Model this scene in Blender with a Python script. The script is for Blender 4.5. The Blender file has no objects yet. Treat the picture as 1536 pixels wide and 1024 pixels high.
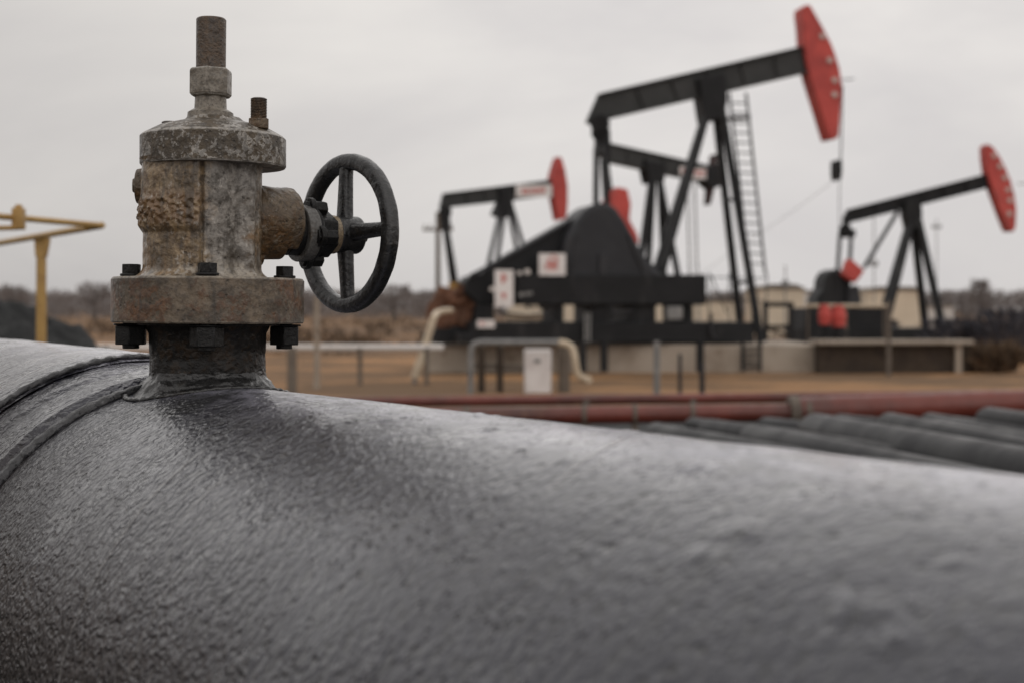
import bpy, bmesh, math, random
from mathutils import Vector, Matrix, noise
random.seed(7)
PI = math.pi
S = bpy.context.scene
COL = S.collection
F = 1536*50/36.0          # focal length in photo pixels
HZ = 465.0                # horizon row
EYE = 1.6
CX = 768.0

def P(px, py, D):         # point at depth D that stands at that place of the photo
    return Vector(((px-CX)/F*D, D, EYE-(py-HZ)/F*D))
def Gd(px, D, z=0.0):
    return Vector(((px-CX)/F*D, D, z))

# ------------------------------------------------------------------ mesh builder
class MB:
    def __init__(s): s.bm = bmesh.new()
    def add(s, verts, faces, M=None):
        vs = [s.bm.verts.new(M @ Vector(v) if M else Vector(v)) for v in verts]
        for f in faces:
            try: s.bm.faces.new([vs[i] for i in f])
            except ValueError: pass
        return s
    def box(s, c, size, M=None):
        x, y, z = [q/2 for q in size]; c = Vector(c)
        v = [c+Vector((i*x, j*y, k*z)) for i in (-1, 1) for j in (-1, 1) for k in (-1, 1)]
        return s.add(v, [(0,1,3,2),(4,6,7,5),(0,4,5,1),(2,3,7,6),(0,2,6,4),(1,5,7,3)], M)
    def bar(s, p0, p1, w, h, up=Vector((0,0,1))):   # box between two points: w sideways, h along up
        p0 = Vector(p0); p1 = Vector(p1); d = (p1-p0).normalized()
        side = d.cross(up)
        if side.length < 1e-4: side = d.cross(Vector((0,1,0)))
        side.normalize(); u2 = side.cross(d)
        v = [p+side*(i*w/2)+u2*(k*h/2) for p in (p0, p1) for (i, k) in ((-1,-1),(1,-1),(1,1),(-1,1))]
        return s.add(v, [(3,2,1,0),(4,5,6,7),(0,1,5,4),(1,2,6,5),(2,3,7,6),(3,0,4,7)])
    def cyl(s, p0, p1, r0, r1=None, seg=20, phase=0.0):
        p0 = Vector(p0); p1 = Vector(p1); r1 = r0 if r1 is None else r1
        d = (p1-p0).normalized(); a = d.orthogonal().normalized()
        if abs(d.z) < .99: a = d.cross(Vector((0,0,1))).normalized()
        else: a = Vector((1,0,0))
        b = d.cross(a)
        v = []
        for p, r in ((p0, r0), (p1, r1)):
            for i in range(seg):
                t = 2*PI*i/seg+phase; v.append(p+a*(r*math.cos(t))+b*(r*math.sin(t)))
        f = [(i, (i+1) % seg, seg+(i+1) % seg, seg+i) for i in range(seg)]
        f += [tuple(range(seg-1, -1, -1)), tuple(range(seg, 2*seg))]
        return s.add(v, f)
    def tube(s, pts, r, seg=12):
        pts = [Vector(p) for p in pts]; rings = []; prev = None
        for i, p in enumerate(pts):
            d = (pts[min(i+1, len(pts)-1)]-pts[max(i-1, 0)]).normalized()
            a = prev-d*prev.dot(d) if prev else d.orthogonal()
            a.normalize(); prev = a; b = d.cross(a)
            rr = r[i] if isinstance(r, (list, tuple)) else r
            rings.append([p+a*(rr*math.cos(2*PI*k/seg))+b*(rr*math.sin(2*PI*k/seg)) for k in range(seg)])
        v = [q for R in rings for q in R]; f = []
        for i in range(len(pts)-1):
            for k in range(seg):
                k2 = (k+1) % seg; f.append((i*seg+k, i*seg+k2, (i+1)*seg+k2, (i+1)*seg+k))
        n = (len(pts)-1)*seg
        f += [tuple(range(seg-1, -1, -1)), tuple(range(n, n+seg))]
        return s.add(v, f)
    def lathe(s, prof, seg=64, M=None, fn=None, close=True):   # prof: (r, z) bottom to top; fn(theta, z, r) -> r
        v = []; f = []
        for (r, z) in prof:
            for k in range(seg):
                t = 2*PI*k/seg; rr = fn(t, z, r) if fn else r
                v.append(Vector((rr*math.cos(t), rr*math.sin(t), z)))
        for i in range(len(prof)-1):
            for k in range(seg):
                k2 = (k+1) % seg; f.append((i*seg+k, i*seg+k2, (i+1)*seg+k2, (i+1)*seg+k))
        if close:
            n = (len(prof)-1)*seg
            f += [tuple(range(seg-1, -1, -1)), tuple(range(n, n+seg))]
        return s.add(v, f, M)
    def prism(s, out, y0, y1):                                  # out: (x, z) outline, extruded along y
        n = len(out)
        v = [Vector((x, y0, z)) for x, z in out]+[Vector((x, y1, z)) for x, z in out]
        f = [tuple(range(n)), tuple(range(2*n-1, n-1, -1))]
        f += [(i, n+i, n+(i+1) % n, (i+1) % n) for i in range(n)]
        return s.add(v, f)
    def ball(s, c, r, seg=16, rings=10, sc=(1,1,1)):
        c = Vector(c); v = []; f = []
        for i in range(rings+1):
            ph = PI*(i+.0001)/(rings+.0002)
            for k in range(seg):
                t = 2*PI*k/seg
                v.append(c+Vector((r*sc[0]*math.sin(ph)*math.cos(t), r*sc[1]*math.sin(ph)*math.sin(t), r*sc[2]*math.cos(ph))))
        for i in range(rings):
            for k in range(seg):
                k2 = (k+1) % seg; f.append((i*seg+k, (i+1)*seg+k, (i+1)*seg+k2, i*seg+k2))
        return s.add(v, f)
    def build(s, name, mat, parent=None, bevel=0, seg=2, angle=35, smooth=True):
        bmesh.ops.remove_doubles(s.bm, verts=s.bm.verts, dist=1e-6)
        bmesh.ops.recalc_face_normals(s.bm, faces=s.bm.faces)
        me = bpy.data.meshes.new(name); s.bm.to_mesh(me); s.bm.free()
        if smooth:
            me.shade_smooth(); me.set_sharp_from_angle(angle=math.radians(angle))
        me.materials.append(mat)
        o = bpy.data.objects.new(name, me); COL.objects.link(o)
        if parent is not None: o.parent = parent
        if bevel:
            m = o.modifiers.new('bevel', 'BEVEL'); m.width = bevel; m.segments = seg
            m.limit_method = 'ANGLE'; m.angle_limit = math.radians(40)
        return o

def thing(name, label, cat, loc=(0,0,0), rz=0, group=None):
    o = bpy.data.objects.new(name, None); COL.objects.link(o); o.empty_display_size = .2
    o.location = loc; o.rotation_euler = (0, 0, rz)
    o['label'] = label; o['category'] = cat
    if group: o['group'] = group
    return o
def tag(o, label, cat, group=None, kind=None):
    o['label'] = label; o['category'] = cat
    if group: o['group'] = group
    if kind: o['kind'] = kind
    return o
def copy_tree(o, parent=None):
    c = o.copy(); COL.objects.link(c)
    if parent is not None: c.parent = parent
    for ch in list(o.children): copy_tree(ch, c)
    return c

# ------------------------------------------------------------------ materials
class NT:
    def __init__(s, name):
        s.m = bpy.data.materials.new(name); s.m.use_nodes = True; s.t = s.m.node_tree
        s.b = s.t.nodes['Principled BSDF']; s.co = s.t.nodes.new('ShaderNodeTexCoord')
    def n(s, typ, **kw):
        o = s.t.nodes.new(typ)
        for k, v in kw.items(): setattr(o, k, v)
        return o
    def L(s, a, b): s.t.links.new(a, b)
    def put(s, sock, v):
        if hasattr(v, 'is_linked') or isinstance(v, bpy.types.NodeSocket): s.L(v, sock)
        else: sock.default_value = v
    def vec(s, scale=(1,1,1), src='Object', loc=(0,0,0)):
        m = s.n('ShaderNodeMapping'); s.L(s.co.outputs[src], m.inputs['Vector'])
        m.inputs['Scale'].default_value = scale; m.inputs['Location'].default_value = loc
        return m.outputs[0]
    def noise(s, vec, scale, detail=6, rough=.6, dist=0):
        o = s.n('ShaderNodeTexNoise'); s.L(vec, o.inputs['Vector'])
        o.inputs['Scale'].default_value = scale; o.inputs['Detail'].default_value = detail
        o.inputs['Roughness'].default_value = rough; o.inputs['Distortion'].default_value = dist
        return o.outputs['Fac']
    def vor(s, vec, scale, feature='F1', rnd=1.0):
        o = s.n('ShaderNodeTexVoronoi', feature=feature); s.L(vec, o.inputs['Vector'])
        o.inputs['Scale'].default_value = scale; o.inputs['Randomness'].default_value = rnd
        return o.outputs['Distance']
    def rng(s, v, a, b, c=0.0, d=1.0, smooth=True):
        o = s.n('ShaderNodeMapRange'); o.interpolation_type = 'SMOOTHSTEP' if smooth else 'LINEAR'
        s.put(o.inputs['Value'], v)
        for k, q in zip(('From Min', 'From Max', 'To Min', 'To Max'), (a, b, c, d)): o.inputs[k].default_value = q
        return o.outputs[0]
    def math(s, op, a, b=0.0, c=0.0):
        o = s.n('ShaderNodeMath', operation=op)
        s.put(o.inputs[0], a); s.put(o.inputs[1], b); s.put(o.inputs[2], c)
        return o.outputs[0]
    def mix(s, f, a, b):
        o = s.n('ShaderNodeMix', data_type='RGBA'); s.put(o.inputs[0], f)
        for k, q in ((6, a), (7, b)):
            if isinstance(q, (tuple, list)): o.inputs[k].default_value = (*q[:3], 1)
            else: s.L(q, o.inputs[k])
        return o.outputs[2]
    def bump(s, h, strength=.5, dist=.002, normal=None):
        o = s.n('ShaderNodeBump'); o.inputs['Strength'].default_value = strength; o.inputs['Distance'].default_value = dist
        s.L(h, o.inputs['Height'])
        if normal is not None: s.L(normal, o.inputs['Normal'])
        return o.outputs[0]
    def sep(s, src='Object'):
        o = s.n('ShaderNodeSeparateXYZ'); s.L(s.co.outputs[src], o.inputs[0]); return o.outputs
    def done(s, col=None, rough=None, nor=None, metal=0.0, spec=.5):
        if col is not None: s.put(s.b.inputs['Base Color'], (*col, 1) if isinstance(col, tuple) else col)
        if rough is not None: s.put(s.b.inputs['Roughness'], rough)
        if nor is not None: s.L(nor, s.b.inputs['Normal'])
        s.b.inputs['Metallic'].default_value = metal; s.b.inputs['Specular IOR Level'].default_value = spec
        return s.m

def paint(name, a, b, scale=3.0, rough=.55, metal=0.0, rust=None, rust_at=.62, spec=.5, bump=.15, src='Object'):
    m = NT(name); v = m.vec(src=src)
    n1 = m.noise(v, scale, 7, .65); n2 = m.noise(v, scale*9, 5, .7)
    c = m.mix(m.rng(n1, .35, .68), a, b)
    if name in ('dark grey machine paint', 'weathered charcoal beam paint', 'faded red paint'):
        dz = m.noise(m.vec((2.2,2.2,.5), src, (4,2,6)), 1.1, 8, .7)
        c = m.mix(m.math('MULTIPLY', m.rng(dz, .52, .68), .55), c, (.30,.11,.095) if 'faded red' in name else (.04,.039,.038))
    if rust: c = m.mix(m.rng(m.math('ADD', m.math('MULTIPLY', n1, .6), m.math('MULTIPLY', n2, .4)), rust_at-.04, rust_at+.05), c, rust)
    return m.done(c, m.rng(n2, .3, .7, rough-.1, rough+.12), m.bump(n2, bump, .01), metal, spec)

def weather(name, c1, c2, c3, dark=(.02,.017,.014), scale=18., c2_at=(.42,.58), c3_at=(.56,.63), pits=.5, rough=.55,
            metal=.0, bump=.6, streak=0.0, light=None, light_at=(.6,.68), spec=.45, gain=1.0, edges=(), side=None):
    """corroded metal: clean tone c1, grime c2, rust c3, pits, vertical streaks, pale worn flecks, bare worn rims at the heights in edges"""
    c1, c2, c3 = [tuple(q*gain for q in k) for k in (c1, c2, c3)]
    if light: light = tuple(q*(.5+.5*gain) for q in light)
    m = NT(name); v = m.vec(); vs = m.vec((1,1,.22))
    big = m.noise(v, scale, 8, .62, .4); med = m.noise(v, scale*3.3, 8, .7, .2); fine = m.noise(v, scale*7, 3, .6)
    lump = m.noise(m.vec(loc=(1,7,4)), scale*2.4, 2.5, .5, .3)
    st = m.noise(vs, scale*2.2, 6, .65)
    c = m.mix(m.rng(m.math('ADD', m.math('MULTIPLY', big, .55), m.math('MULTIPLY', med, .45)), *c2_at), c1, c2)
    c = m.mix(m.math('MULTIPLY', m.rng(m.math('ADD', m.math('MULTIPLY', m.noise(m.vec(loc=(3,1,7)), scale*.8, 9, .7), .7), m.math('MULTIPLY', fine, .3)), *c3_at), .9), c, c3)
    if side:
        x, y, z = m.sep(); c = m.mix(m.rng(m.math('ADD', x, m.math('MULTIPLY', m.math('SUBTRACT', big, .5), .12)), side[0], side[1]), tuple(side[2]), c)
    if light:
        l = m.rng(m.math('ADD', m.math('MULTIPLY', m.noise(m.vec(loc=(9,4,2)), scale*2.6, 10, .75), .65), m.math('MULTIPLY', fine, .35)), *light_at)
        c = m.mix(m.math('MULTIPLY', l, .85), c, light)
    for z0, wd in edges:
        z = m.sep()[2]
        d = m.math('ADD', m.math('ABSOLUTE', m.math('SUBTRACT', z, z0)), m.math('MULTIPLY', m.math('SUBTRACT', med, .5), wd*3))
        c = m.mix(m.math('MULTIPLY', m.rng(d, wd, wd*.2), .7), c, light or (.3,.28,.25))
    if streak: c = m.mix(m.math('MULTIPLY', m.rng(st, .5, .68), streak), c, dark)
    pit = m.rng(m.vor(v, scale*5.2), .06, .24)
    pm = m.math('MULTIPLY', m.math('SUBTRACT', 1.0, pit), m.rng(med, .44, .56))
    c = m.mix(m.math('MULTIPLY', pm, pits), c, dark)
    c = m.mix(m.math('MULTIPLY', m.rng(fine, .46, .62), .45), c, dark)
    h = m.math('ADD', m.rng(lump, .3, .7), m.math('MULTIPLY', m.rng(fine, .3, .7), .5))
    h = m.math('SUBTRACT', h, m.math('MULTIPLY', pm, .8))
    m.b.inputs['Coat Weight'].default_value = .2 if spec > .3 else 0; m.b.inputs['Coat Roughness'].default_value = .3
    return m.done(c, m.rng(med, .3, .7, rough-.15, rough+.15), m.bump(h, bump, .0017), metal, spec)

def ez(py): return (588-py)*.0008626
M = {}
M['valve_grey'] = weather('weathered grey cast steel', (.20,.185,.165), (.10,.085,.066), (.085,.055,.030), scale=20, light=(.36,.34,.31), light_at=(.53,.6), streak=.45, c3_at=(.55,.63), gain=1.6)
M['stem'] = weather('rusty stem steel', (.075,.055,.040), (.12,.075,.042), (.10,.055,.024), scale=42, light=(.22,.20,.18), light_at=(.6,.66), bump=.8, gain=0.8)
M['nut_grey'] = weather('dull zinc nut', (.165,.145,.118), (.09,.074,.055), (.085,.055,.030), scale=36, light=(.30,.285,.26), light_at=(.57,.64), bump=.4, pits=.3, gain=1.3, edges=((ez(105),.0016),(ez(144),.0016)))
M['top_flange'] = weather('peeling grey paint on brown steel', (.070,.050,.028), (.040,.029,.017), (.085,.045,.014), scale=24, light=(.36,.335,.30), light_at=(.515,.55), bump=1.0, streak=.45, gain=1.15, edges=((ez(205),.0022),(ez(250),.0016)))
M['low_flange'] = weather('olive brown flange steel', (.080,.060,.040), (.036,.027,.018), (.070,.031,.012), scale=17, light=(.19,.165,.13), light_at=(.58,.66), bump=.7, streak=.75, pits=.5, c3_at=(.52,.59), rough=.5, gain=1.8, edges=((ez(418.5),.0018),(ez(483),.0016)))
M['rusty'] = weather('rusty bonnet casting', (.098,.068,.038), (.056,.037,.020), (.095,.047,.014), scale=26, light=(.30,.255,.195), light_at=(.55,.63), bump=1.0, streak=.4, c3_at=(.50,.58), gain=1.3)
M['dark_stud'] = weather('dark oiled bolt', (.007,.0073,.0078), (.005,.005,.005), (.018,.013,.009), scale=60, c3_at=(.62,.7), bump=.25, pits=.2, rough=.4, spec=.25, gain=1.1)
M['wheel'] = weather('black painted handwheel', (.0062,.0066,.0074), (.009,.0093,.0102), (.015,.014,.013), scale=26, c3_at=(.6,.68), light=(.04,.04,.04), light_at=(.66,.76), bump=.5, pits=.3, rough=.36, spec=.5)
M['gland'] = weather('grey gland steel', (.10,.096,.09), (.065,.062,.057), (.06,.045,.03), scale=40, light=(.2,.19,.18), light_at=(.6,.68), bump=.35)
M['brass'] = weather('worn brass ring', (.28,.22,.14), (.18,.13,.08), (.09,.06,.03), scale=60, bump=.3, pits=.2)
M['neck'] = weather('oily neck steel', (.0085,.008,.0075), (.013,.0115,.010), (.036,.021,.010), dark=(.004,.004,.004), scale=16, light=(.05,.045,.04), light_at=(.64,.72), bump=.8, streak=.5, rough=.42, c3_at=(.50,.58), spec=.25)
M['collar'] = weather('weld collar steel', (.022,.0215,.0215), (.010,.010,.010), (.022,.018,.014), dark=(.004,.004,.004), scale=16, light=(.15,.146,.148), light_at=(.55,.64), bump=1.0, rough=.3, streak=.3)

def body_mat():
    m = NT('rust stained valve body casting'); v = m.vec(); x, y, z = m.sep()
    big = m.noise(v, 17, 8, .65, .5); med = m.noise(v, 55, 8, .72, .3); fine = m.noise(v, 140, 3, .6)
    st = m.noise(m.vec((1,1,.16)), 60, 6, .65)
    grey = m.mix(m.rng(med, .4, .62), (.235,.213,.185), (.058,.048,.037))
    tan = m.mix(m.rng(med, .38, .62), (.27,.192,.108), (.075,.046,.022))
    tan = m.mix(m.rng(big, .5, .62), tan, (.17,.095,.035))
    # rust on the seam's left side and round the bonnet's root, its edge broken up by noise
    xn = m.math('ADD', x, m.math('MULTIPLY', m.math('SUBTRACT', m.math('ADD', m.math('MULTIPLY', big, .6), m.math('MULTIPLY', med, .4)), .5), .16))
    left = m.math('SUBTRACT', 1.0, m.rng(xn, -.024, .008)); right = m.rng(xn, .046, .072)
    c = m.mix(m.math('MAXIMUM', left, right), grey, tan)
    # thick flaky rust band
    zb = m.math('ABSOLUTE', m.math('SUBTRACT', m.math('ADD', z, m.math('MULTIPLY', m.math('SUBTRACT', big, .5), .03)), .234))
    band = m.math('MULTIPLY', m.math('SUBTRACT', 1.0, m.rng(zb, .014, .026)), left)
    c = m.mix(m.math('MULTIPLY', band, m.rng(med, .3, .5)), c, (.15,.085,.038))
    c = m.mix(m.math('MULTIPLY', band, m.rng(m.noise(v, 90, 8, .75), .56, .62)), c, (.36,.29,.21))
    # pale mineral crust on the foot flare
    ft = m.math('MULTIPLY', m.math('SUBTRACT', 1.0, m.rng(z, .158, .172)), m.rng(m.noise(m.vec(loc=(2,2,2)), 34, 8, .7), .46, .56))
    c = m.mix(m.math('MULTIPLY', ft, .8), c, (.33,.29,.235))
    pale = m.rng(m.math('ADD', m.math('MULTIPLY', m.noise(m.vec((1,1,.5), loc=(5,3,1)), 60, 10, .75), .65), m.math('MULTIPLY', fine, .35)), .54, .63)
    c = m.mix(m.math('MULTIPLY', pale, .65), c, (.42,.39,.35))
    c = m.mix(m.math('MULTIPLY', m.rng(st, .48, .64), .7), c, (.035,.026,.017))
    pit = m.math('MULTIPLY', m.math('SUBTRACT', 1.0, m.rng(m.vor(v, 95), .06, .24)), m.rng(med, .44, .56))
    c = m.mix(m.math('MULTIPLY', pit, .4), c, (.03,.024,.018))
    h = m.math('ADD', m.rng(m.noise(m.vec(loc=(1,7,4)), 48, 2.5, .5, .3), .3, .7), m.math('MULTIPLY', m.rng(fine, .3, .7), .35))
    h = m.math('SUBTRACT', h, m.math('MULTIPLY', pit, .8))
    m.b.inputs['Coat Weight'].default_value = .3; m.b.inputs['Coat Roughness'].default_value = .28
    return m.done(c, m.rng(med, .3, .7, .30, .58), m.bump(h, 1.0, .002), 0, .45)
M['body'] = body_mat()

def pipe_mat(name='rough coated pipe steel', shade_scratch=True, tint=1.0):
    m = NT(name); uv = 'UV'
    u, v, _ = m.sep(uv)
    warp = m.vec((1.0,1.0,1), uv); wa = m.vec((1.05,.92,1), uv)
    big = m.noise(warp, 3.2, 6, .6, .6); mid = m.noise(warp, 11, 7, .62, .8)
    grain = m.noise(wa, 96, 1.5, .5, .8); grain2 = m.noise(wa, 150, 1.5, .5, .4)
    worm = m.vor(m.vec((1.2,.8,1), uv), 85, 'SMOOTH_F1')
    strk = m.noise(m.vec((9,.7,1), uv), 5, 6, .6, .3)            # streaks running round the pipe
    c = m.mix(m.rng(big, .36, .66), (.0150,.0152,.022), (.024,.0242,.033))
    c = m.mix(m.math('MULTIPLY', m.rng(mid, .5, .68), .3), c, (.042,.042,.05))
    c = m.mix(m.math('MULTIPLY', m.rng(strk, .52, .7), .45), c, (.03,.0295,.0295))
    c = m.mix(m.math('MULTIPLY', m.rng(grain, .45, .35), .7), c, (.009,.0088,.0088))
    c = m.mix(m.math('MULTIPLY', m.rng(grain2, .60, .72), .22), c, (.16,.16,.17))
    pits = m.math('MULTIPLY', m.math('SUBTRACT', 1.0, m.rng(m.vor(m.vec((1,1.25,1), uv, (.3,.1,0)), 34), .09, .20)), m.rng(m.noise(warp, 6, 4, .6), .42, .54))
    c = m.mix(m.math('MULTIPLY', pits, .8), c, (.01,.01,.0105))
    rough = m.rng(mid, .32, .68, .22, .40)
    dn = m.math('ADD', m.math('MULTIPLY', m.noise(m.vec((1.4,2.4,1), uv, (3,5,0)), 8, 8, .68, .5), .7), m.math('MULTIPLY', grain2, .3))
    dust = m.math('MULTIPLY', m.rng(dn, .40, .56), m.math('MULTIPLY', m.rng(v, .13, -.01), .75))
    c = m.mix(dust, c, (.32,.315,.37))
    if shade_scratch:
        nz = m.math('MULTIPLY', m.math('ADD', m.math('SUBTRACT', mid, .5), m.math('MULTIPLY', m.math('SUBTRACT', grain, .5), .5)), .2)
        # brown ground reflection painted into the colour low on the flank
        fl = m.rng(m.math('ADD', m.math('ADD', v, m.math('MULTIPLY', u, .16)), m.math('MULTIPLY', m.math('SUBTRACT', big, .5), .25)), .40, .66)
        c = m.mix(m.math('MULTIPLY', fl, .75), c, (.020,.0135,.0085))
        # soft shadow of the valve, painted dark into the pipe's colour
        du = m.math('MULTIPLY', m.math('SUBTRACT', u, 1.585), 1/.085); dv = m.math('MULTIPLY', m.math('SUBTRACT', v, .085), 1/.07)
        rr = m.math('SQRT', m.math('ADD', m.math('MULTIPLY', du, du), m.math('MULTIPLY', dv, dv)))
        oil = m.math('SUBTRACT', 1.0, m.rng(m.math('ADD', rr, m.math('MULTIPLY', nz, 6)), .15, 1.15))  # mask of the painted valve shadow
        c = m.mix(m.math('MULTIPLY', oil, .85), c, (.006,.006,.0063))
        # long scratches round the pipe
        for (u0, k, v0, v1, wd) in ((1.365, .10, .15, .54, .0045), (1.25, .06, .17, .29, .0035), (1.18, .05, .28, .44, .003), (.86, .5, -.05, .16, .004)):
            d = m.math('ABSOLUTE', m.math('SUBTRACT', m.math('ADD', u, m.math('MULTIPLY', v, k)), m.math('ADD', u0, m.math('MULTIPLY', m.math('SUBTRACT', mid, .5), .02))))
            s_ = m.math('MULTIPLY', m.math('SUBTRACT', 1.0, m.rng(d, wd*.4, wd)), m.math('MULTIPLY', m.rng(v, v0, v0+.05), m.rng(v, v1, v1-.08)))
            c = m.mix(m.math('MULTIPLY', s_, .35), c, (.24,.23,.22))
    h = m.math('ADD', m.rng(grain, .34, .66), m.math('MULTIPLY', m.rng(grain2, .32, .68), .40))
    h = m.math('ADD', h, m.math('MULTIPLY', m.rng(worm, .1, .55), .5))
    h = m.math('MULTIPLY', h, m.math('MULTIPLY', m.rng(m.noise(warp, 5, 4, .6), .32, .62, .4, 1.0), m.rng(u, .75, 1.45, .38, 1.0)))
    drop = m.math('MULTIPLY', m.math('SUBTRACT', 1.0, m.rng(m.vor(m.vec((1,1.1,1), uv, (.7,.2,0)), 88), .10, .34)), m.rng(m.noise(warp, 9, 3, .6), .46, .54))
    h = m.math('ADD', h, m.math('MULTIPLY', drop, .75))
    h = m.math('SUBTRACT', h, m.math('MULTIPLY', pits, .9))
    if shade_scratch:
        for (u0, k, v0, v1, wd) in ((1.365, .10, .15, .54, .008), (1.25, .06, .19, .27, .004), (1.18, .05, .30, .42, .004), (.86, .5, -.05, .14, .006)):
            d = m.math('ABSOLUTE', m.math('SUBTRACT', m.math('ADD', u, m.math('MULTIPLY', v, k)), m.math('ADD', u0, m.math('MULTIPLY', m.math('SUBTRACT', mid, .5), .02))))
            s_ = m.math('MULTIPLY', m.math('SUBTRACT', 1.0, m.rng(d, 0, wd)), m.math('MULTIPLY', m.rng(v, v0, v0+.05), m.rng(v, v1, v1-.08)))
            h = m.math('ADD', h, m.math('MULTIPLY', s_, 1.2))
    nor = m.bump(h, 1.0, .0024)
    nor = m.bump(mid, .2, .010, nor)
    m.put(m.b.inputs['Coat Weight'], m.math('MULTIPLY', m.math('SUBTRACT', 1.0, m.math('MULTIPLY', fl, .8)), .62) if shade_scratch else .62); m.b.inputs['Specular Tint'].default_value = (.90,.92,1,1); m.put(m.b.inputs['Coat Roughness'], m.rng(mid, .35, .65, .10, .17)); m.b.inputs['Coat IOR'].default_value = 1.45
    m.L(m.bump(h, 1.0, .0015, m.bump(mid, .14, .008)), m.b.inputs['Coat Normal'])
    return m.done(c, rough, nor, 0, .35)
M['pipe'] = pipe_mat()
M['bead'] = weather('dark weld bead', (.030,.030,.034), (.014,.014,.016), (.022,.02,.018), dark=(.006,.006,.006), scale=24, light=(.22,.22,.225), light_at=(.55,.65), bump=1.0, rough=.36)

M['black'] = paint('dark grey machine paint', (.0085,.0087,.0096), (.0135,.0137,.015), 1.2, .55, rust=(.022,.017,.013), rust_at=.62, spec=.22)
M['guard'] = paint('dull crank guard paint', (.016,.0165,.0195), (.026,.0265,.030), 1.0, .5, rust=(.03,.024,.018), rust_at=.62, spec=.3)
M['beam'] = paint('weathered charcoal beam paint', (.028,.029,.0285), (.045,.046,.0455), .8, .55, rust=(.04,.035,.03), rust_at=.64, spec=.25)
M['steel_dark'] = paint('bare dark steel', (.017,.017,.019), (.03,.03,.033), 2, .5, spec=.3)
M['red'] = paint('faded red paint', (.50,.074,.060), (.34,.050,.043), 1.6, .55, rust=(.26,.06,.05), rust_at=.64, spec=.3)
M['maroon'] = paint('dull maroon paint', (.045,.013,.012), (.022,.010,.009), 1.6, .6)
M['cream_bolt'] = paint('pale bolt paint', (.52,.46,.42), (.40,.34,.31), 8, .6)
M['sign_white'] = paint('white sign enamel', (.70,.67,.65), (.58,.54,.52), 3, .5)
M['sign_red'] = paint('red sign print', (.50,.12,.10), (.42,.12,.10), 4, .55)
M['concrete'] = paint('stained concrete', (.34,.29,.235), (.25,.205,.16), 1.1, .85, rust=(.16,.115,.08), rust_at=.6, bump=.4)
M['brown_wall'] = paint('muddy brown wall', (.034,.024,.017), (.062,.043,.028), 1.6, .9, rust=(.02,.015,.012), rust_at=.56, bump=.5)
M['beige'] = paint('beige render', (.62,.53,.41), (.54,.45,.34), .5, .85)
M['pale'] = paint('pale grey render', (.60,.57,.54), (.50,.47,.44), .5, .8)
M['roof'] = paint('brown roof sheet', (.19,.165,.14), (.14,.12,.10), .6, .8)
M['glass'] = paint('dark window glass', (.03,.033,.038), (.05,.052,.056), .8, .15)
M['yellow'] = paint('weathered yellow paint', (.42,.255,.075), (.33,.19,.055), 9, .5, rust=(.14,.075,.03), rust_at=.63)
M['red_pipe'] = paint('oxide red pipe paint', (.155,.030,.018), (.062,.018,.012), .8, .45, rust=(.16,.075,.042), rust_at=.6)
M['clamp'] = paint('rusty clamp steel', (.085,.065,.05), (.14,.115,.09), 9, .7)
M['galv'] = paint('galvanised steel', (.14,.14,.138), (.22,.215,.205), 4, .5)
M['cream_pipe'] = paint('cream painted pipe', (.56,.47,.35), (.44,.36,.26), 3, .6, rust=(.25,.17,.10), rust_at=.62)
M['rust_engine'] = paint('rusted engine iron', (.15,.065,.033), (.085,.04,.024), 3, .8, rust=(.23,.13,.08), rust_at=.58, bump=.6)
M['wood'] = paint('grey brown wood', (.10,.082,.065), (.15,.125,.10), 2, .85)
M['bark'] = paint('grey bark', (.07,.06,.053), (.10,.085,.075), 2, .9)
M['heap'] = paint('dark crushed stone', (.010,.011,.0115), (.020,.021,.021), 2.4, .95, bump=.8)
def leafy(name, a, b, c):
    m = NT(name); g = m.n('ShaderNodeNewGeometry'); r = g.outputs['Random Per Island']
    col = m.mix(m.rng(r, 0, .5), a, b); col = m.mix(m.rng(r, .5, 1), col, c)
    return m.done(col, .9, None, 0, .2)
M['twigs'] = leafy('haze paled winter twigs', (.165,.146,.138), (.205,.183,.173), (.25,.225,.216))  # distance haze is put into this colour by lightening the twigs
M['brush'] = leafy('dry brush', (.07,.049,.035), (.11,.076,.05), (.165,.11,.068))
M['darkbrush'] = leafy('dark brush', (.035,.036,.045), (.055,.055,.066), (.09,.085,.09))
def pipe_black():
    m = NT('black plastic pipe'); v = m.vec((1,1,1)); n1 = m.noise(v, 3, 6, .6); n2 = m.noise(v, 40, 4, .6)
    c = m.mix(m.rng(n1, .4, .65), (.004,.0041,.005), (.009,.0092,.011))
    return m.done(c, m.rng(n1, .3, .7, .28, .42), m.bump(n1, .3, .02), 0, .045)
M['black_pipe'] = pipe_black()
def ground_mat():
    m = NT('dry soil'); v = m.vec((1,1,1)); vf = m.vec((.35,1,1))
    big = m.noise(vf, .05, 7, .6, .4); mid = m.math('ADD', m.math('MULTIPLY', m.noise(m.vec((.45,1,1)), .8, 8, .68, .5), .5), m.math('MULTIPLY', m.noise(m.vec((.6,1,1), loc=(3,7,0)), .22, 6, .6, .4), .5)); fine = m.noise(v, 5, 8, .7)
    c = m.mix(m.rng(big, .40, .6), (.43,.235,.108), (.29,.165,.082))
    c = m.mix(m.math('MULTIPLY', m.rng(mid, .445, .53), .85), c, (.125,.08,.047))
    c = m.mix(m.math('MULTIPLY', m.rng(fine, .5, .7), .5), c, (.20,.13,.075))
    x, y, z = m.sep()
    far = m.math('MULTIPLY', m.rng(y, 40, 65), m.rng(m.noise(m.vec((.12,1,1)), .06, 5, .6), .44, .56))
    c = m.mix(m.math('MULTIPLY', far, .8), c, (.095,.066,.046))
    return m.done(c, .95, m.bump(m.math('ADD', mid, fine), .6, .08), 0, .2)
M['ground'] = ground_mat()

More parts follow.
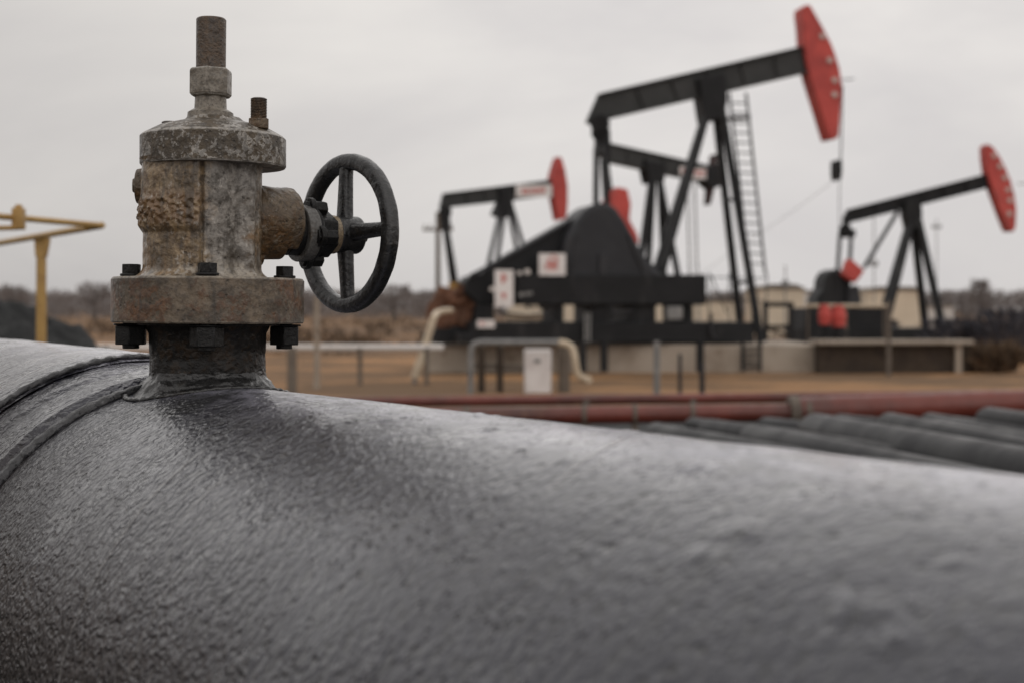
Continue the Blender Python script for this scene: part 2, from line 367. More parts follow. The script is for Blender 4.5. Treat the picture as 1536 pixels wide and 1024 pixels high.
# ------------------------------------------------------------------ camera
cd = bpy.data.cameras.new('camera'); cam = bpy.data.objects.new('camera', cd); COL.objects.link(cam)
cam.location = (0, 0, EYE); cam.rotation_euler = (PI/2, 0, 0)
cd.lens = 50; cd.sensor_width = 36; cd.shift_y = -(512-HZ)/1536
cd.clip_start = .05; cd.clip_end = 6000
cd.dof.use_dof = True; cd.dof.focus_distance = 1.83; cd.dof.aperture_fstop = 5.0
S.camera = cam

# ------------------------------------------------------------------ light and sky
SUN_EL, SUN_AZ = math.radians(34), math.radians(-8)       # azimuth from the view direction, negative = left
w = bpy.data.worlds.new('World'); S.world = w; w.use_nodes = True
t = w.node_tree; bg = t.nodes['Background']
sky = t.nodes.new('ShaderNodeTexSky'); sky.sky_type = 'NISHITA'; sky.sun_disc = False
sky.sun_elevation = SUN_EL; sky.sun_rotation = SUN_AZ; sky.air_density = 1.0; sky.dust_density = 4.0
hs = t.nodes.new('ShaderNodeHueSaturation'); hs.inputs['Saturation'].default_value = .12; t.links.new(sky.outputs[0], hs.inputs['Color'])
tc = t.nodes.new('ShaderNodeTexCoord'); mp = t.nodes.new('ShaderNodeMapping'); mp.inputs['Scale'].default_value = (1, 1, 2.6); mp.inputs['Location'].default_value = (7, 2, 3)
t.links.new(tc.outputs['Generated'], mp.inputs[0])
nz = t.nodes.new('ShaderNodeTexNoise'); nz.inputs['Scale'].default_value = 2.0; nz.inputs['Detail'].default_value = 7; nz.inputs['Roughness'].default_value = .56; nz.inputs['Distortion'].default_value = .5
t.links.new(mp.outputs[0], nz.inputs['Vector'])
rp = t.nodes.new('ShaderNodeValToRGB'); t.links.new(nz.outputs['Fac'], rp.inputs[0])
rp.color_ramp.elements[0].position = .34; rp.color_ramp.elements[0].color = (5.6,5.38,5.38,1)
rp.color_ramp.elements[1].position = .66; rp.color_ramp.elements[1].color = (7.55,7.25,6.95,1)
sx = t.nodes.new('ShaderNodeSeparateXYZ'); t.links.new(tc.outputs['Generated'], sx.inputs[0])
mr = t.nodes.new('ShaderNodeMapRange'); t.links.new(sx.outputs[2], mr.inputs[0])
for k, q in zip(('From Min', 'From Max', 'To Min', 'To Max'), (0., .9, .93, 1.2)): mr.inputs[k].default_value = q
mr2 = t.nodes.new('ShaderNodeMapRange'); mr2.interpolation_type = 'SMOOTHSTEP'; t.links.new(sx.outputs[0], mr2.inputs[0])   # thicker cloud to the left
for k, q in zip(('From Min', 'From Max', 'To Min', 'To Max'), (-.36, .22, .80, 1.06)): mr2.inputs[k].default_value = q
mm = t.nodes.new('ShaderNodeMath'); mm.operation = 'MULTIPLY'; t.links.new(mr.outputs[0], mm.inputs[0]); t.links.new(mr2.outputs[0], mm.inputs[1])
mr3 = t.nodes.new('ShaderNodeMapRange'); mr3.interpolation_type = 'SMOOTHSTEP'; t.links.new(sx.outputs[1], mr3.inputs[0])   # added fill: sky brightened behind the camera to light the valve's front
for k, q in zip(('From Min', 'From Max', 'To Min', 'To Max'), (-.9, .2, 1.75, 1.0)): mr3.inputs[k].default_value = q
mm2 = t.nodes.new('ShaderNodeMath'); mm2.operation = 'MULTIPLY'; t.links.new(mm.outputs[0], mm2.inputs[0]); t.links.new(mr3.outputs[0], mm2.inputs[1]); mm = mm2
ml = t.nodes.new('ShaderNodeVectorMath'); ml.operation = 'SCALE'; t.links.new(rp.outputs[0], ml.inputs[0]); t.links.new(mm.outputs[0], ml.inputs['Scale'])
mx = t.nodes.new('ShaderNodeMix'); mx.data_type = 'RGBA'; mx.inputs[0].default_value = .965
t.links.new(hs.outputs[0], mx.inputs[6]); t.links.new(ml.outputs[0], mx.inputs[7]); t.links.new(mx.outputs[2], bg.inputs['Color'])
bg.inputs['Strength'].default_value = .107
sl = bpy.data.lights.new('sun', 'SUN'); sl.energy = .5; sl.angle = math.radians(90); sl.color = (1, .985, .97)
so = bpy.data.objects.new('sun', sl); COL.objects.link(so)
dirv = Vector((math.sin(SUN_AZ)*math.cos(SUN_EL), math.cos(SUN_AZ)*math.cos(SUN_EL), math.sin(SUN_EL)))
so.rotation_euler = dirv.to_track_quat('Z', 'Y').to_euler()
S.view_settings.view_transform = 'Standard'; S.view_settings.look = 'None'; S.view_settings.exposure = 0; S.view_settings.gamma = 1

# ------------------------------------------------------------------ terrain
g = MB()
xs = [-4000,-1500,-600,-250]+[i*6-120 for i in range(41)]+[250,600,1500,4000]
ys = [-300,-60,-20]+[i*2.5 for i in range(0, 33)]+[90,110,140,180,250,400,800,2000,5000]
vs = []
for y in ys:
    for x in xs:
        z = 0
        if 3 < y < 90 and abs(x) < 120: z = .05*noise.noise(Vector((x*.2, y*.25, 0)))
        if y > 300: z = 0
        vs.append((x, y, z))
fs = [(j*len(xs)+i, j*len(xs)+i+1, (j+1)*len(xs)+i+1, (j+1)*len(xs)+i) for j in range(len(ys)-1) for i in range(len(xs)-1)]
o = g.add(vs, fs).build('ground', M['ground']); o['kind'] = 'structure'

# ------------------------------------------------------------------ the big pipe in front
A = math.radians(33.4)
pipe_root = thing('steel_pipeline', 'huge dark grey rough coated steel pipe filling the foreground', 'pipeline',
                  Vector((math.cos(A)*.683, math.sin(A)*.683, 1.184)), PI/2+A)
def N(*a): return noise.noise(Vector(a))
def pipe_section(name, prof, mat, nt, fn=None):
    """prof: (w, r); angles from the top, growing towards the camera's side; UV in metres"""
    bm = bmesh.new(); uvl = bm.loops.layers.uv.new('UVMap'); rows = []; ths = [-PI+2*PI*k/nt for k in range(nt+1)]
    for (w_, r) in prof:
        row = []
        for k in range(nt):
            th = ths[k]; rr = r+(fn(w_, th, r) if fn else 0)
            row.append(bm.verts.new((w_, rr*math.sin(th), rr*math.cos(th))))
        rows.append(row)
    for i in range(len(prof)-1):
        for k in range(nt):
            k2 = (k+1) % nt
            f = bm.faces.new((rows[i][k], rows[i+1][k], rows[i+1][k2], rows[i][k2]))
            for lp, (ii, kk) in zip(f.loops, ((i, k), (i+1, k), (i+1, k+1), (i, k+1))):
                lp[uvl].uv = (prof[ii][0], ths[kk]*.33)
            f.smooth = True
    bmesh.ops.recalc_face_normals(bm, faces=bm.faces)
    me = bpy.data.meshes.new(name); bm.to_mesh(me); bm.free(); me.materials.append(mat)
    o = bpy.data.objects.new(name, me); COL.objects.link(o); o.parent = pipe_root
    return o
RP = .32
drops = [(random.uniform(.2, 1.3), random.uniform(-.25, 1.1), random.uniform(.003, .0085)) for _ in range(90)]
drops += [(.60,.42,.016), (.48,.55,.016), (.40,.80,.015), (.72,.2,.02)]
def pfn(w_, th, r):
    d = .0005*N(w_*4, th*1.6, 1)+.0006*N(w_*14, th*6, 4)
    a = th*.32
    for (w0, t0, s0) in drops:                                # blobs of coating
        q = ((w_-w0)/1.6)**2+(a-t0*.32)**2
        if q < s0*s0: d += .20*s0*(1-q/(s0*s0))**2 if s0 < .014 else .0019*(1-q/(s0*s0))**2
    return d
ws = [-1.2, -.8, -.4, -.1]+[.0+.004*i for i in range(456)]
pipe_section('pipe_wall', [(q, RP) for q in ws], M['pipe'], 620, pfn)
sl_prof = []
for i in range(80):
    q = 1.806+.202*i/79
    r = .3335+.010*(q-1.806)/.2
    if q < 1.822: r -= (1.822-q)*.55
    r -= .0055*math.exp(-((q-1.915)/.014)**2)
    sl_prof.append((q, r))
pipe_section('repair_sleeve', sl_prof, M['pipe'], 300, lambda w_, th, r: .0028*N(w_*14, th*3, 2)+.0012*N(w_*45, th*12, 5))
lf = [(1.985, .344), (2.0, .3485), (2.02, .3515)]+[(2.05+.03*i, .353+.0003*i) for i in range(26)]+[(3.2,.36),(4.2,.36),(6.5,.36)]
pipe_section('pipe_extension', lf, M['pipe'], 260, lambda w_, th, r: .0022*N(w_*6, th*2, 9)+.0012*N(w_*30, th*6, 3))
def bead(w0, r0, rad, amp, nm):
    m = MB(); n1, n2 = 420, 12; v = []; f = []
    for k in range(n1):
        th = 2*PI*k/n1
        wob = .0035*N(math.cos(th)*9, math.sin(th)*9, w0)
        for j in range(n2):
            a = 2*PI*j/n2
            rp_ = 1+amp*N(th*26+1.2*math.sin(a), math.cos(a)*1.4, w0*7)+.5*amp*math.sin(th*105+2*N(th*9, 0, 3))
            rr = r0+rad*.62*rp_*math.sin(a)
            v.append((w0+wob+rad*rp_*math.cos(a), rr*math.sin(th), rr*math.cos(th)))
    for k in range(n1):
        for j in range(n2):
            k2, j2 = (k+1) % n1, (j+1) % n2
            f.append((k*n2+j, k*n2+j2, k2*n2+j2, k2*n2+j))
    return m.add(v, f).build(nm, M['bead'], pipe_root, angle=80)
bead(1.803, .3215, .0115, .16, 'weld_bead')
bead(2.0, .349, .0085, .45, 'weld_bead')
# saddles that carry the pipe
for q in (-.7, 4.6):
    m = MB(); rr = RP if q < 1 else .36
    out = [(-.4, -1.18), (.4, -1.18), (.34, -.12)]+[(rr*1.02*math.sin(a), -rr*1.02*math.cos(a)) for a in [math.radians(70-14*i) for i in range(11)]]+[(-.34, -.12)]
    v = [Vector((q-.12, y, z)) for y, z in out]+[Vector((q+.12, y, z)) for y, z in out]; n = len(out)
    m.add(v, [tuple(range(n)), tuple(range(2*n-1, n-1, -1))]+[(i, n+i, n+(i+1) % n, (i+1) % n) for i in range(n)])
    m.build('concrete_saddle', M['concrete'], pipe_root)

# ------------------------------------------------------------------ valve
VX, VD = 312., 1.84
SX, SZ = .0008435, .0008626
PHI = math.atan((CX-VX)/F)
V0 = P(VX, 588, VD)
valve = thing('gate_valve', 'weathered rusty gate valve with black handwheel standing on the big grey pipe', 'valve', V0, PHI)
valve.rotation_euler = (0, math.radians(.45), PHI)
def zz(py): return (588-py)*SZ
def xx(px): return (px-VX)*SX
def T(x=0, y=0, z=0): return Matrix.Translation((x, y, z))

# welded branch neck (belongs to the pipe)
inv = (Matrix.Translation(V0) @ Matrix.Rotation(PHI, 4, 'Z'))
def pipe_top(x, y):        # height of the pipe's surface under a point of the valve's frame, in that frame
    p = inv @ Vector((x, y, 0)); nx = p.x*math.cos(A)+p.y*math.sin(A)-.683
    wq = -p.x*math.sin(A)+p.y*math.cos(A)
    rr = RP+.016*max(0, min(1, (wq-1.795)/.03))
    return 1.184+math.sqrt(max(rr*rr-nx*nx, 0))-V0.z
piv = pipe_root.matrix_basis.inverted() if False else (Matrix.Translation(pipe_root.location) @ Matrix.Rotation(PI/2+A, 4, 'Z')).inverted()
def to_pipe(m): bmesh.ops.transform(m.bm, matrix=piv @ inv, verts=m.bm.verts); return m
m = MB(); seg = 160; v = []; f = []
levels = 22
for i in range(levels):
    q = i/(levels-1)
    for k in range(seg):
        th = 2*PI*k/seg
        r = .0732+.030*(1-q)**3.4+.0045*math.exp(-((q-.42)/.16)**2)*(1+.6*N(math.cos(th)*5, math.sin(th)*5, q*4))
        r += .0022*N(math.cos(th)*6, math.sin(th)*6, q*3)+.0012*N(math.cos(th)*16, math.sin(th)*16, q*9)
        x, y = r*math.cos(th), r*math.sin(th)
        z0 = pipe_top(x, y)-.004
        v.append((x, y, z0+(zz(552)-z0)*q))
for i in range(levels-1):
    for k in range(seg):
        k2 = (k+1) % seg; f.append((i*seg+k, i*seg+k2, (i+1)*seg+k2, (i+1)*seg+k))
m.add(v, f); to_pipe(m).build('weld_collar', M['collar'], pipe_root, angle=80)
m = MB(); n1, n2 = 220, 10; v = []; f = []
for k in range(n1):
    th = 2*PI*k/n1; r0 = .1035+.002*N(math.cos(th)*4, math.sin(th)*4, 2); x0, y0 = r0*math.cos(th), r0*math.sin(th); z0 = pipe_top(x0, y0); pw_ = inv @ Vector((x0, y0, 0))
    if -pw_.x*math.sin(A)+pw_.y*math.cos(A) > 1.792: z0 -= .02          # runs into the sleeve's own bead there
    for j in range(n2):
        a = 2*PI*j/n2; q = .0036*(1+.25*math.sin(th*46+2*N(th*6, 1, 3))+.4*N(th*15, a, 2))
        v.append((x0+q*math.cos(a)*math.cos(th), y0+q*math.cos(a)*math.sin(th), z0+.8*q*math.sin(a)+.0005))
for k in range(n1):
    for j in range(n2):
        k2, j2 = (k+1) % n1, (j+1) % n2; f.append((k*n2+j, k*n2+j2, k2*n2+j2, k2*n2+j))
m.add(v, f); to_pipe(m).build('weld_bead', M['collar'], pipe_root, angle=80)
m = MB(); m.lathe([(.0735, zz(556)), (.0735, zz(540)), (.0730, zz(532)), (.0738, zz(526)), (.0742, zz(500)), (.078, zz(492)), (.080, zz(487))], 96,
                  fn=lambda t_, z, r: r+.0008*N(math.cos(t_)*8, math.sin(t_)*8, z*60))
to_pipe(m).build('branch_neck', M['neck'], pipe_root)

# flange at the foot
RF = 145*SX
m = MB(); m.lathe([(.05, zz(484.5)), (RF-.002, zz(484.5)), (RF, zz(482)), (RF, zz(421)), (RF-.0025, zz(417.5)), (.07, zz(417))], 128)
m.build('base_flange', M['low_flange'], valve)
m = MB(); m.lathe([(.06, zz(488)), (110*SX, zz(488)), (110*SX, zz(484.7)), (.06, zz(484.7))], 72); m.build('gasket', M['dark_stud'], valve)
def hexn(m, c, r, h, ph=0.0, ax=(0,0,1)):
    c = Vector(c); ax = Vector(ax).normalized(); m.cyl(c-ax*h/2, c+ax*h/2, r, r, 6, ph); return m
BC = 115*SX
for th in (-PI/2, 0.02, PI, PI/2):
    x, y = BC*math.cos(th)-.002*(th < 0), BC*math.sin(th)
    m = MB(); m.cyl((x, y, zz(523)), (x, y, zz(410)), 12.5*SX, None, 20)
    b = m.build('flange_bolt', M['dark_stud'], valve, bevel=.0012)
    m = MB(); hexn(m, (x, y, zz(405.5)), 14.5*SX, 15*SZ, .3+th); m.cyl((x, y, zz(416)), (x, y, zz(412)), 17*SX, None, 24)
    m.build('bolt_head', M['dark_stud'], b, bevel=.0012)
    m = MB(); hexn(m, (x, y, zz(503)), 25*SX, 28*SZ, .45+th); m.cyl((x, y, zz(488.8)), (x, y, zz(486)), 26*SX, None, 24)
    m.build('hex_nut', M['dark_stud'], b, bevel=.0015)

# cast body
BX = xx(302)
def body_r(th, py):                 # th: 0 faces the camera, grows to the right
    if py > 402: base = 90+17*((py-402)/17)**2.0
    elif py < 262: base = 90+5*((262-py)/18)**2
    else: base = 90
    r = base
    c8 = math.cos(6*(th-.02)/1.0)
    r += 1.6*c8                                                    # faint facets
    r -= 6.5*math.exp(-((th+.01)/.026)**2)                          # the seam
    if -1.75 < th < 0:                                             # raised left half
        e = min(1, -th/.07)*min(1, (th+1.75)/.2)*max(0, min(1, (py-248)/16))
        r += e*(4.5 if py < 345 else 4.5*max(0, 1-(py-345)/7.))
        b = math.exp(-((py-322)/22.)**4)
        r += e*b*(5.0*abs(N(th*7, py*.06, 3))+4.0*N(th*19, py*.13, 8)+2.5*N(th*40, py*.3, 1)+1.5)
    r += 9.0*math.exp(-((th-.86)/.09)**2)-3.0*math.exp(-((th-.62)/.12)**2)-4*math.exp(-((th-1.12)/.12)**2)   # rib on the right
    r += 1.0*N(math.cos(th)*4, math.sin(th)*4, py*.03)+.55*N(math.cos(th)*14, math.sin(th)*14, py*.1)
    return r
m = MB(); n1, n2 = 110, 300; v = []; f = []
for i in range(n1):
    py = 419-(419-242)*i/(n1-1)
    for k in range(n2):
        th = -PI+2*PI*k/n2; r = body_r(th, py)*SX
        v.append((BX+r*math.sin(th), -r*math.cos(th), zz(py)))
for i in range(n1-1):
    for k in range(n2):
        k2 = (k+1) % n2; f.append((i*n2+k, i*n2+k2, (i+1)*n2+k2, (i+1)*n2+k))
m.add(v, f).build('valve_body', M['body'], valve, angle=85)
m = MB()                             # plug on the left flank
m.cyl((xx(225), .004, zz(282)), (xx(203), .006, zz(282)), 30*SX, 26*SX, 28)
m.cyl((xx(204), .006, zz(281)), (xx(197), .006, zz(281)), 13*SX, 12*SX, 6)
m.build('side_plug', M['rusty'], valve, bevel=.002)

# top flange, boss, gland nut and stem
R2 = 110*SX; FXo = xx(317.5)
m = MB(); m.lathe([(.06, zz(251)), (R2-.0015, zz(251)), (R2, zz(248.5)), (R2, zz(208)), (R2-.0035, zz(204)), (82*SX, zz(191.5)), (60*SX, zz(186)), (45*SX, zz(182)), (40*SX, zz(177))], 120, T(FXo, 0, 0),
                  fn=lambda t_, z, r: r+(.0008*N(math.cos(t_)*5, math.sin(t_)*5, z*40)+.0005*N(math.cos(t_)*20, math.sin(t_)*20, z*120) if r > .06 else 0)+(.0016*N(math.cos(t_)*4, math.sin(t_)*4, z*90) if z > zz(202) else 0))
m.build('top_flange', M['top_flange'], valve, angle=24)
SXo = xx(312.5)
m = MB(); m.lathe([(38*SX, zz(183)), (35*SX, zz(176)), (34.5*SX, zz(170)), (30*SX, zz(167)), (24.5*SX, zz(164)), (23.5*SX, zz(144)), (18*SX, zz(144))], 48, T(SXo, 0, 0))
m.build('packing_boss', M['nut_grey'], valve)
m = MB(); m.lathe([(24*SX, zz(147)), (30*SX, zz(146)), (33.5*SX, zz(142)), (33.5*SX, zz(107)), (30*SX, zz(103.5)), (18*SX, zz(103.5))], 6, T(SXo, 0, 0) @ Matrix.Rotation(math.radians(17), 4, 'Z'))
m.build('stem_nut', M['nut_grey'], valve, bevel=.0016, seg=3)
m = MB(); m.lathe([(22.6*SX, zz(112)), (22.6*SX, zz(30)), (21*SX, zz(28)), (18*SX, zz(28))], 40, T(SXo, 0, 0), fn=lambda t_, z, r: r+.0004*N(math.cos(t_)*6, math.sin(t_)*6, z*80))
m.build('valve_stem', M['stem'], valve)
def stud(px, y0, ytop, ynut, ybase, depth):
    m = MB(); prof = []; n = int((ynut-ytop)/2.2)
    for i in range(n*2+1):
        q = i/(n*2); prof.append(((12.6 if i % 2 else 11.4)*SX, zz(ynut+(ytop-ynut)*q)))
    prof.append((9*SX, zz(ytop-1)))
    m.lathe(prof, 24, T(xx(px), depth, 0)); b = m.build('stud_bolt', M['stem'], valve)
    m = MB(); hexn(m, (xx(px), depth, zz((ynut+ybase)/2)), 17*SX, (ybase-ynut)*SZ, .5); m.build('stud_nut', M['rusty'], b, bevel=.0012)
stud(383.5, 0, 153, 183, 198, -.045)
stud(250, 0, 178, 194, 204, .05)

# side bonnet, gland and handwheel: axis runs to the right and away from the camera
AL = math.radians(64.7); AX = Vector((math.sin(AL), math.cos(AL), 0)); SD = Vector((math.cos(AL), -math.sin(AL), 0))   # SD points at the camera
def on(L_, py): q = AX*L_; return Vector((q.x+xx(312), q.y, zz(py)))
m = MB(); n1 = 26; n2 = 90; v = []; f = []
for i in range(n1):
    q = i/(n1-1); L_ = .045+.0755*q
    for k in range(n2):
        th = 2*PI*k/n2; cz, cs = math.cos(th), math.sin(th)
        rad = 51*(1-.22*max(0, 1-q*4)**2)*(1-.14*max(0, (q-.9)/.1)**2)
        up = cz*rad; sd = cs*rad
        if up < 0: up = max(up*1.05, -44)
        nn = 1.6*N(L_*60, cz*2, cs*2)+1.3*N(L_*160, cz*6, cs*6)
        p = on(L_, 326)+SD*((sd+nn*cs)*SX)+Vector((0, 0, (up+nn*cz)*SZ)); v.append(p)
for i in range(n1-1):
    for k in range(n2):
        k2 = (k+1) % n2; f.append((i*n2+k, i*n2+k2, (i+1)*n2+k2, (i+1)*n2+k))
f.append(tuple(range((n1-1)*n2, n1*n2)))
m.add(v, f).build('side_bonnet', M['rusty'], valve, angle=60)
m = MB(); m.cyl(on(.03, 352), on(.100, 350), 38*SX, 37*SX, 48); m.cyl(on(.02, 384), on(.07, 376), 24*SX, 22*SX, 40)
m.build('bonnet_neck', M['rusty'], valve)
m = MB(); m.cyl(on(.110, 344), on(.129, 344), 36*SX, None, 48); m.build('gland_seat', M['dark_stud'], valve, bevel=.001)
m = MB(); m.cyl(on(.128, 344), on(.146, 344), 46*SX, 45*SX, 56); m.build('gland_ring', M['gland'], valve, bevel=.0015)
m = MB(); m.cyl(on(.145, 344), on(.177, 344), 39*SX, 38*SX, 6, .5); m.cyl(on(.143, 344), on(.152, 344), 43*SX, None, 40)
un = m.build('union_nut', M['dark_stud'], valve, bevel=.002)
for ang in (0, 90, 180, 270):
    a = math.radians(ang+8); c = SD*(math.sin(a)*40*SX)+Vector((0, 0, math.cos(a)*40*SZ))
    m = MB(); p0 = on(.138, 344)+c; p1 = on(.168, 344)+c
    m.cyl(p0, p1, 13*SX, 13*SX, 6, .2); m.cyl(on(.141, 344)+c, on(.149, 344)+c, 17*SX, None, 18)
    m.build('clamp_bolt', M['dark_stud'], un, bevel=.0012)
m = MB(); m.cyl(on(.176, 344), on(.1855, 344), 32*SX, 31*SX, 40); m.build('brass_ring', M['brass'], valve, bevel=.0008)
# wheel
HW = 1.049
HC = on(.2065, 341)
AL2 = math.radians(60.5); AXW = Vector((math.sin(AL2), math.cos(AL2), 0)); SDW = Vector((math.cos(AL2), -math.sin(AL2), 0))
wheel = None
m = MB(); n1, n2 = 160, 20; v = []; f = []; RC = 109.0*SZ*HW; TR = 12.6*SZ*HW
for i in range(n1):
    th = 2*PI*i/n1; rd = SDW*math.sin(th)+Vector((0, 0, math.cos(th)))
    bump_ = 1+.045*N(math.cos(th)*5, math.sin(th)*5, 2)+.02*N(math.cos(th)*22, math.sin(th)*22, 5)
    for j in range(n2):
        a = 2*PI*j/n2; ca, sa = math.cos(a), math.sin(a)
        ex = .72; cq = math.copysign(abs(ca)**ex, ca); sq = math.copysign(abs(sa)**ex, sa)
        v.append(HC+rd*(RC+TR*cq*bump_)+AXW*(TR*.95*sq*bump_))
for i in range(n1):
    for j in range(n2):
        i2, j2 = (i+1) % n1, (j+1) % n2; f.append((i*n2+j, i*n2+j2, i2*n2+j2, i2*n2+j))
wheel = m.add(v, f).build('handwheel', M['wheel'], valve, angle=80)
m = MB(); m.cyl(on(.185, 343.5), on(.223, 343.5), 30*SX, 31*SX, 40); m.cyl(on(.224, 343.5), on(.236, 343.5), 13*SX, None, 6)
m.build('hub', M['wheel'], wheel, bevel=.003)
for th in (0, PI/2, PI, 3*PI/2):
    th2 = th+math.radians(-2)
    rd = SDW*math.sin(th2)+Vector((0, 0, math.cos(th2))); tn = AXW.cross(rd)
    m = MB(); v = []; f = []; nl = 10; ns = 14
    for i in range(nl):
        q = i/(nl-1); rr = 20*SZ+(RC-20*SZ)*q
        wd = (15-3.6*math.sin(q*PI*.55)+3*max(0, q-.85)/.15)*SZ; dp = (11.5-1.5*q)*SZ
        for j in range(ns):
            a = 2*PI*j/ns
            v.append(HC+rd*rr+tn*(wd*math.copysign(abs(math.cos(a))**.8, math.cos(a)))+AXW*(dp*math.copysign(abs(math.sin(a))**.8, math.sin(a)))+AXW*(-.004*(1-q)))
    for i in range(nl-1):
        for j in range(ns):
            j2 = (j+1) % ns; f.append((i*ns+j, i*ns+j2, (i+1)*ns+j2, (i+1)*ns+j))
    m.add(v, f).build('spoke', M['wheel'], wheel, angle=70)

# ------------------------------------------------------------------ pumpjacks
class Jack:
    def __init__(s, D, px, yaw, label):
        s.D, s.yaw = D, math.radians(yaw); s.X0 = (px-CX)/F*D
        s.root = thing('pumpjack', label, 'pumpjack', (s.X0, D, 0), s.yaw, 'pumpjacks of the oil field')
    def L(s, px, py, y=0.0):
        k = (px-CX)/F; c, n = math.cos(s.yaw), math.sin(s.yaw)
        x = (k*(s.D+y*c)-s.X0+y*n)/(c-k*n)
        return Vector((x, y, EYE-(py-HZ)/F*(s.D+x*n+y*c)))
    def out(s, pts, y=0.0): return [((q := s.L(px, py, y)).x, q.z) for px, py in pts]
    def prism(s, name, pts, y0, y1, mat, parent=None, bevel=.02):
        m = MB(); m.prism(s.out(pts, y0), y0, y1); return m.build(name, mat, parent or s.root, bevel=bevel, angle=30)
    def bar(s, name, a, b, ya, yb, w, mat, parent=None, d=None):
        m = MB(); m.bar(s.L(*a, ya), s.L(*b, yb), w, d or w, up=Vector((0, 1, 0))); return m.build(name, mat, parent or s.root, bevel=.01)
    def beam(s, pts, th=.2, fl=.42, nflange=((1, 2), (3, 4)), mat=None):
        mat = mat or M['beam']
        b = s.prism('walking_beam', pts, -th/2, th/2, mat)
        m = MB()
        for i, j in nflange: 
            p, q = s.L(*pts[i]), s.L(*pts[j]); m.bar(p, q, fl, .05, up=Vector((0, 0, 1)))
        n = 6
        for k in range(1, n):                                   # web stiffeners
            t_ = k/n; top = s.L(*pts[1]).lerp(s.L(*pts[2]), t_); bot = s.L(*pts[4]).lerp(s.L(*pts[3]), t_)
            m.bar(top, bot, .03, fl*.8, up=Vector((0, 1, 0)))
        m.build('beam_flange', mat, b)
        return b
    def legs(s, lst, w, mat=None):
        for a, b, ya, yb in lst: s.bar('post_leg', a, b, ya, yb, w, mat or M['black'])
    def sign(s, x0, y0, x1, y1, y, marks, parent=None):
        b = s.prism('sign_plate', [(x0, y0), (x1, y0), (x1, y1), (x0, y1)], y-.03, y, M['sign_white'], parent, bevel=0)
        for (a0, b0, a1, b1) in marks:
            m = MB(); m.prism(s.out([(a0, b0), (a1, b0), (a1, b1), (a0, b1)], y-.03), y-.036, y-.0305)
            m.build('sign_print', M['sign_red'], b)
        return b

# --- the large one
J = Jack(38, 1068, 13, 'large charcoal pumpjack with tall red horsehead on the concrete plinth, nearest of all')
bm_ = J.beam([(880,184),(898,143),(1209,70.5),(1212,108),(914,177),(902,190)])
HEAD = [(1202.7,17.6),(1204,11),(1210,7.3),(1216,8),(1224.7,23.4),(1233,38),(1240.8,52.7),(1247.5,66),(1252.5,79),(1259.8,102.5),(1262.7,123),(1263,140),(1262,160),(1260.5,185),(1259,203),(1255.4,208.5),(1244.3,210.3),(1232,170),(1214.4,114),(1207,70),(1205.6,44)]
hd = J.prism('horse_head', HEAD, -.27, .27, M['red'], bevel=.03)
for px, py in ((1233.5,54.8),(1244.3,90.8),(1251.6,120.7),(1251.6,142.6)):
    m = MB(); p = J.L(px, py, -.27); m.cyl(p, p+Vector((0,-.05,0)), .085, .07, 14); m.build('head_bolt', M['cream_bolt'], hd)
for y in (-.12, .12):
    m = MB(); m.tube([J.L(1263.5,128,y), J.L(1262.5,190,y), J.L(1261,242,y)], .022, 8); m.build('bridle_cable', M['steel_dark'], J.root)
J.prism('carrier_bar', [(1256.5,240),(1263.5,240),(1264,258),(1262,270),(1258,271),(1256,260)], -.22, .22, M['black'], bevel=.02)
m = MB(); m.cyl(J.L(1259.5,268), J.L(1258.5,458), .013, None, 8); m.build('polished_rod', M['steel_dark'], J.root)
m = MB(); m.bar(J.L(1262,120,-.1), J.L(1281,119,-.1), .03, .03); m.build('head_pin', M['steel_dark'], J.root)
J.prism('centre_bearing', [(1048,118),(1088,109),(1092,150),(1086,178),(1058,182),(1053,150)], -.32, .32, M['black'])
# tail bearing, equalizer and pitmans
m = MB(); m.cyl(J.L(900,186,-.3), J.L(900,186,.3), .26, None, 24); m.cyl(J.L(898,200,-.24), J.L(898,200,.24), .2, None, 20)
m.bar(J.L(903,195), J.L(904,236), .34, .42, up=Vector((0,1,0))); m.build('tail_bearing', M['black'], J.root, bevel=.03)
m = MB(); m.bar(J.L(896,226,.62), J.L(911,226,-.62), .2, .24); m.build('equalizer', M['black'], J.root, bevel=.03)
J.bar('pitman_arm', (909.8,222), (911,420), -.62, -.75, .13, M['black'], d=.16)
J.bar('pitman_arm', (894.5,222), (893,420), .62, .75, .13, M['black'], d=.16)
# samson post
J.legs([((1062,165),(972,482),-.2,-.85),((1060,165),(960,482),.2,.85),((1082,160),(1141,514),-.2,-.9),((1073,165),(1113,514),.2,.9)], .17)
J.bar('cross_brace', (1100,425), (1128,423), .6, -.62, .08, M['black'])
J.bar('cross_brace', (1086,300), (1107,300), .35, -.4, .07, M['black'])
lad = None
m = MB(); a0, a1, b0, b1 = J.L(1093,140,.1), J.L(1152,540,.1), J.L(1119,138,.1), J.L(1166,440,.1)
a0, a1, b0, b1 = J.L(1094,140,-.5), J.L(1124,410,-.9), J.L(1119,140,-.5), J.L(1148,412,-.9)
for p, q in ((a0, a1), (b0, b1)): m.bar(p, q, .055, .055, up=Vector((0,1,0)))
for i in range(1, 18):
    t_ = i/18; m.bar(a0.lerp(a1, t_), b0.lerp(b1, t_), .035, .035, up=Vector((0,1,0)))
m.build('ladder', M['steel_dark'], J.root)
m = MB(); m.bar(J.L(1092,178,-.5), J.L(1121,177,-.5), .5, .06); m.build('ladder_platform', M['steel_dark'], J.root)
m = MB()
for px in (1114, 1140): m.bar(J.L(px,514,-1.6), J.L(px,556,-1.6), .07, .07, up=Vector((0,1,0)))
for py in (522, 532, 542, 550): m.bar(J.L(1114,py,-1.6), J.L(1140,py,-1.6), .05, .05)
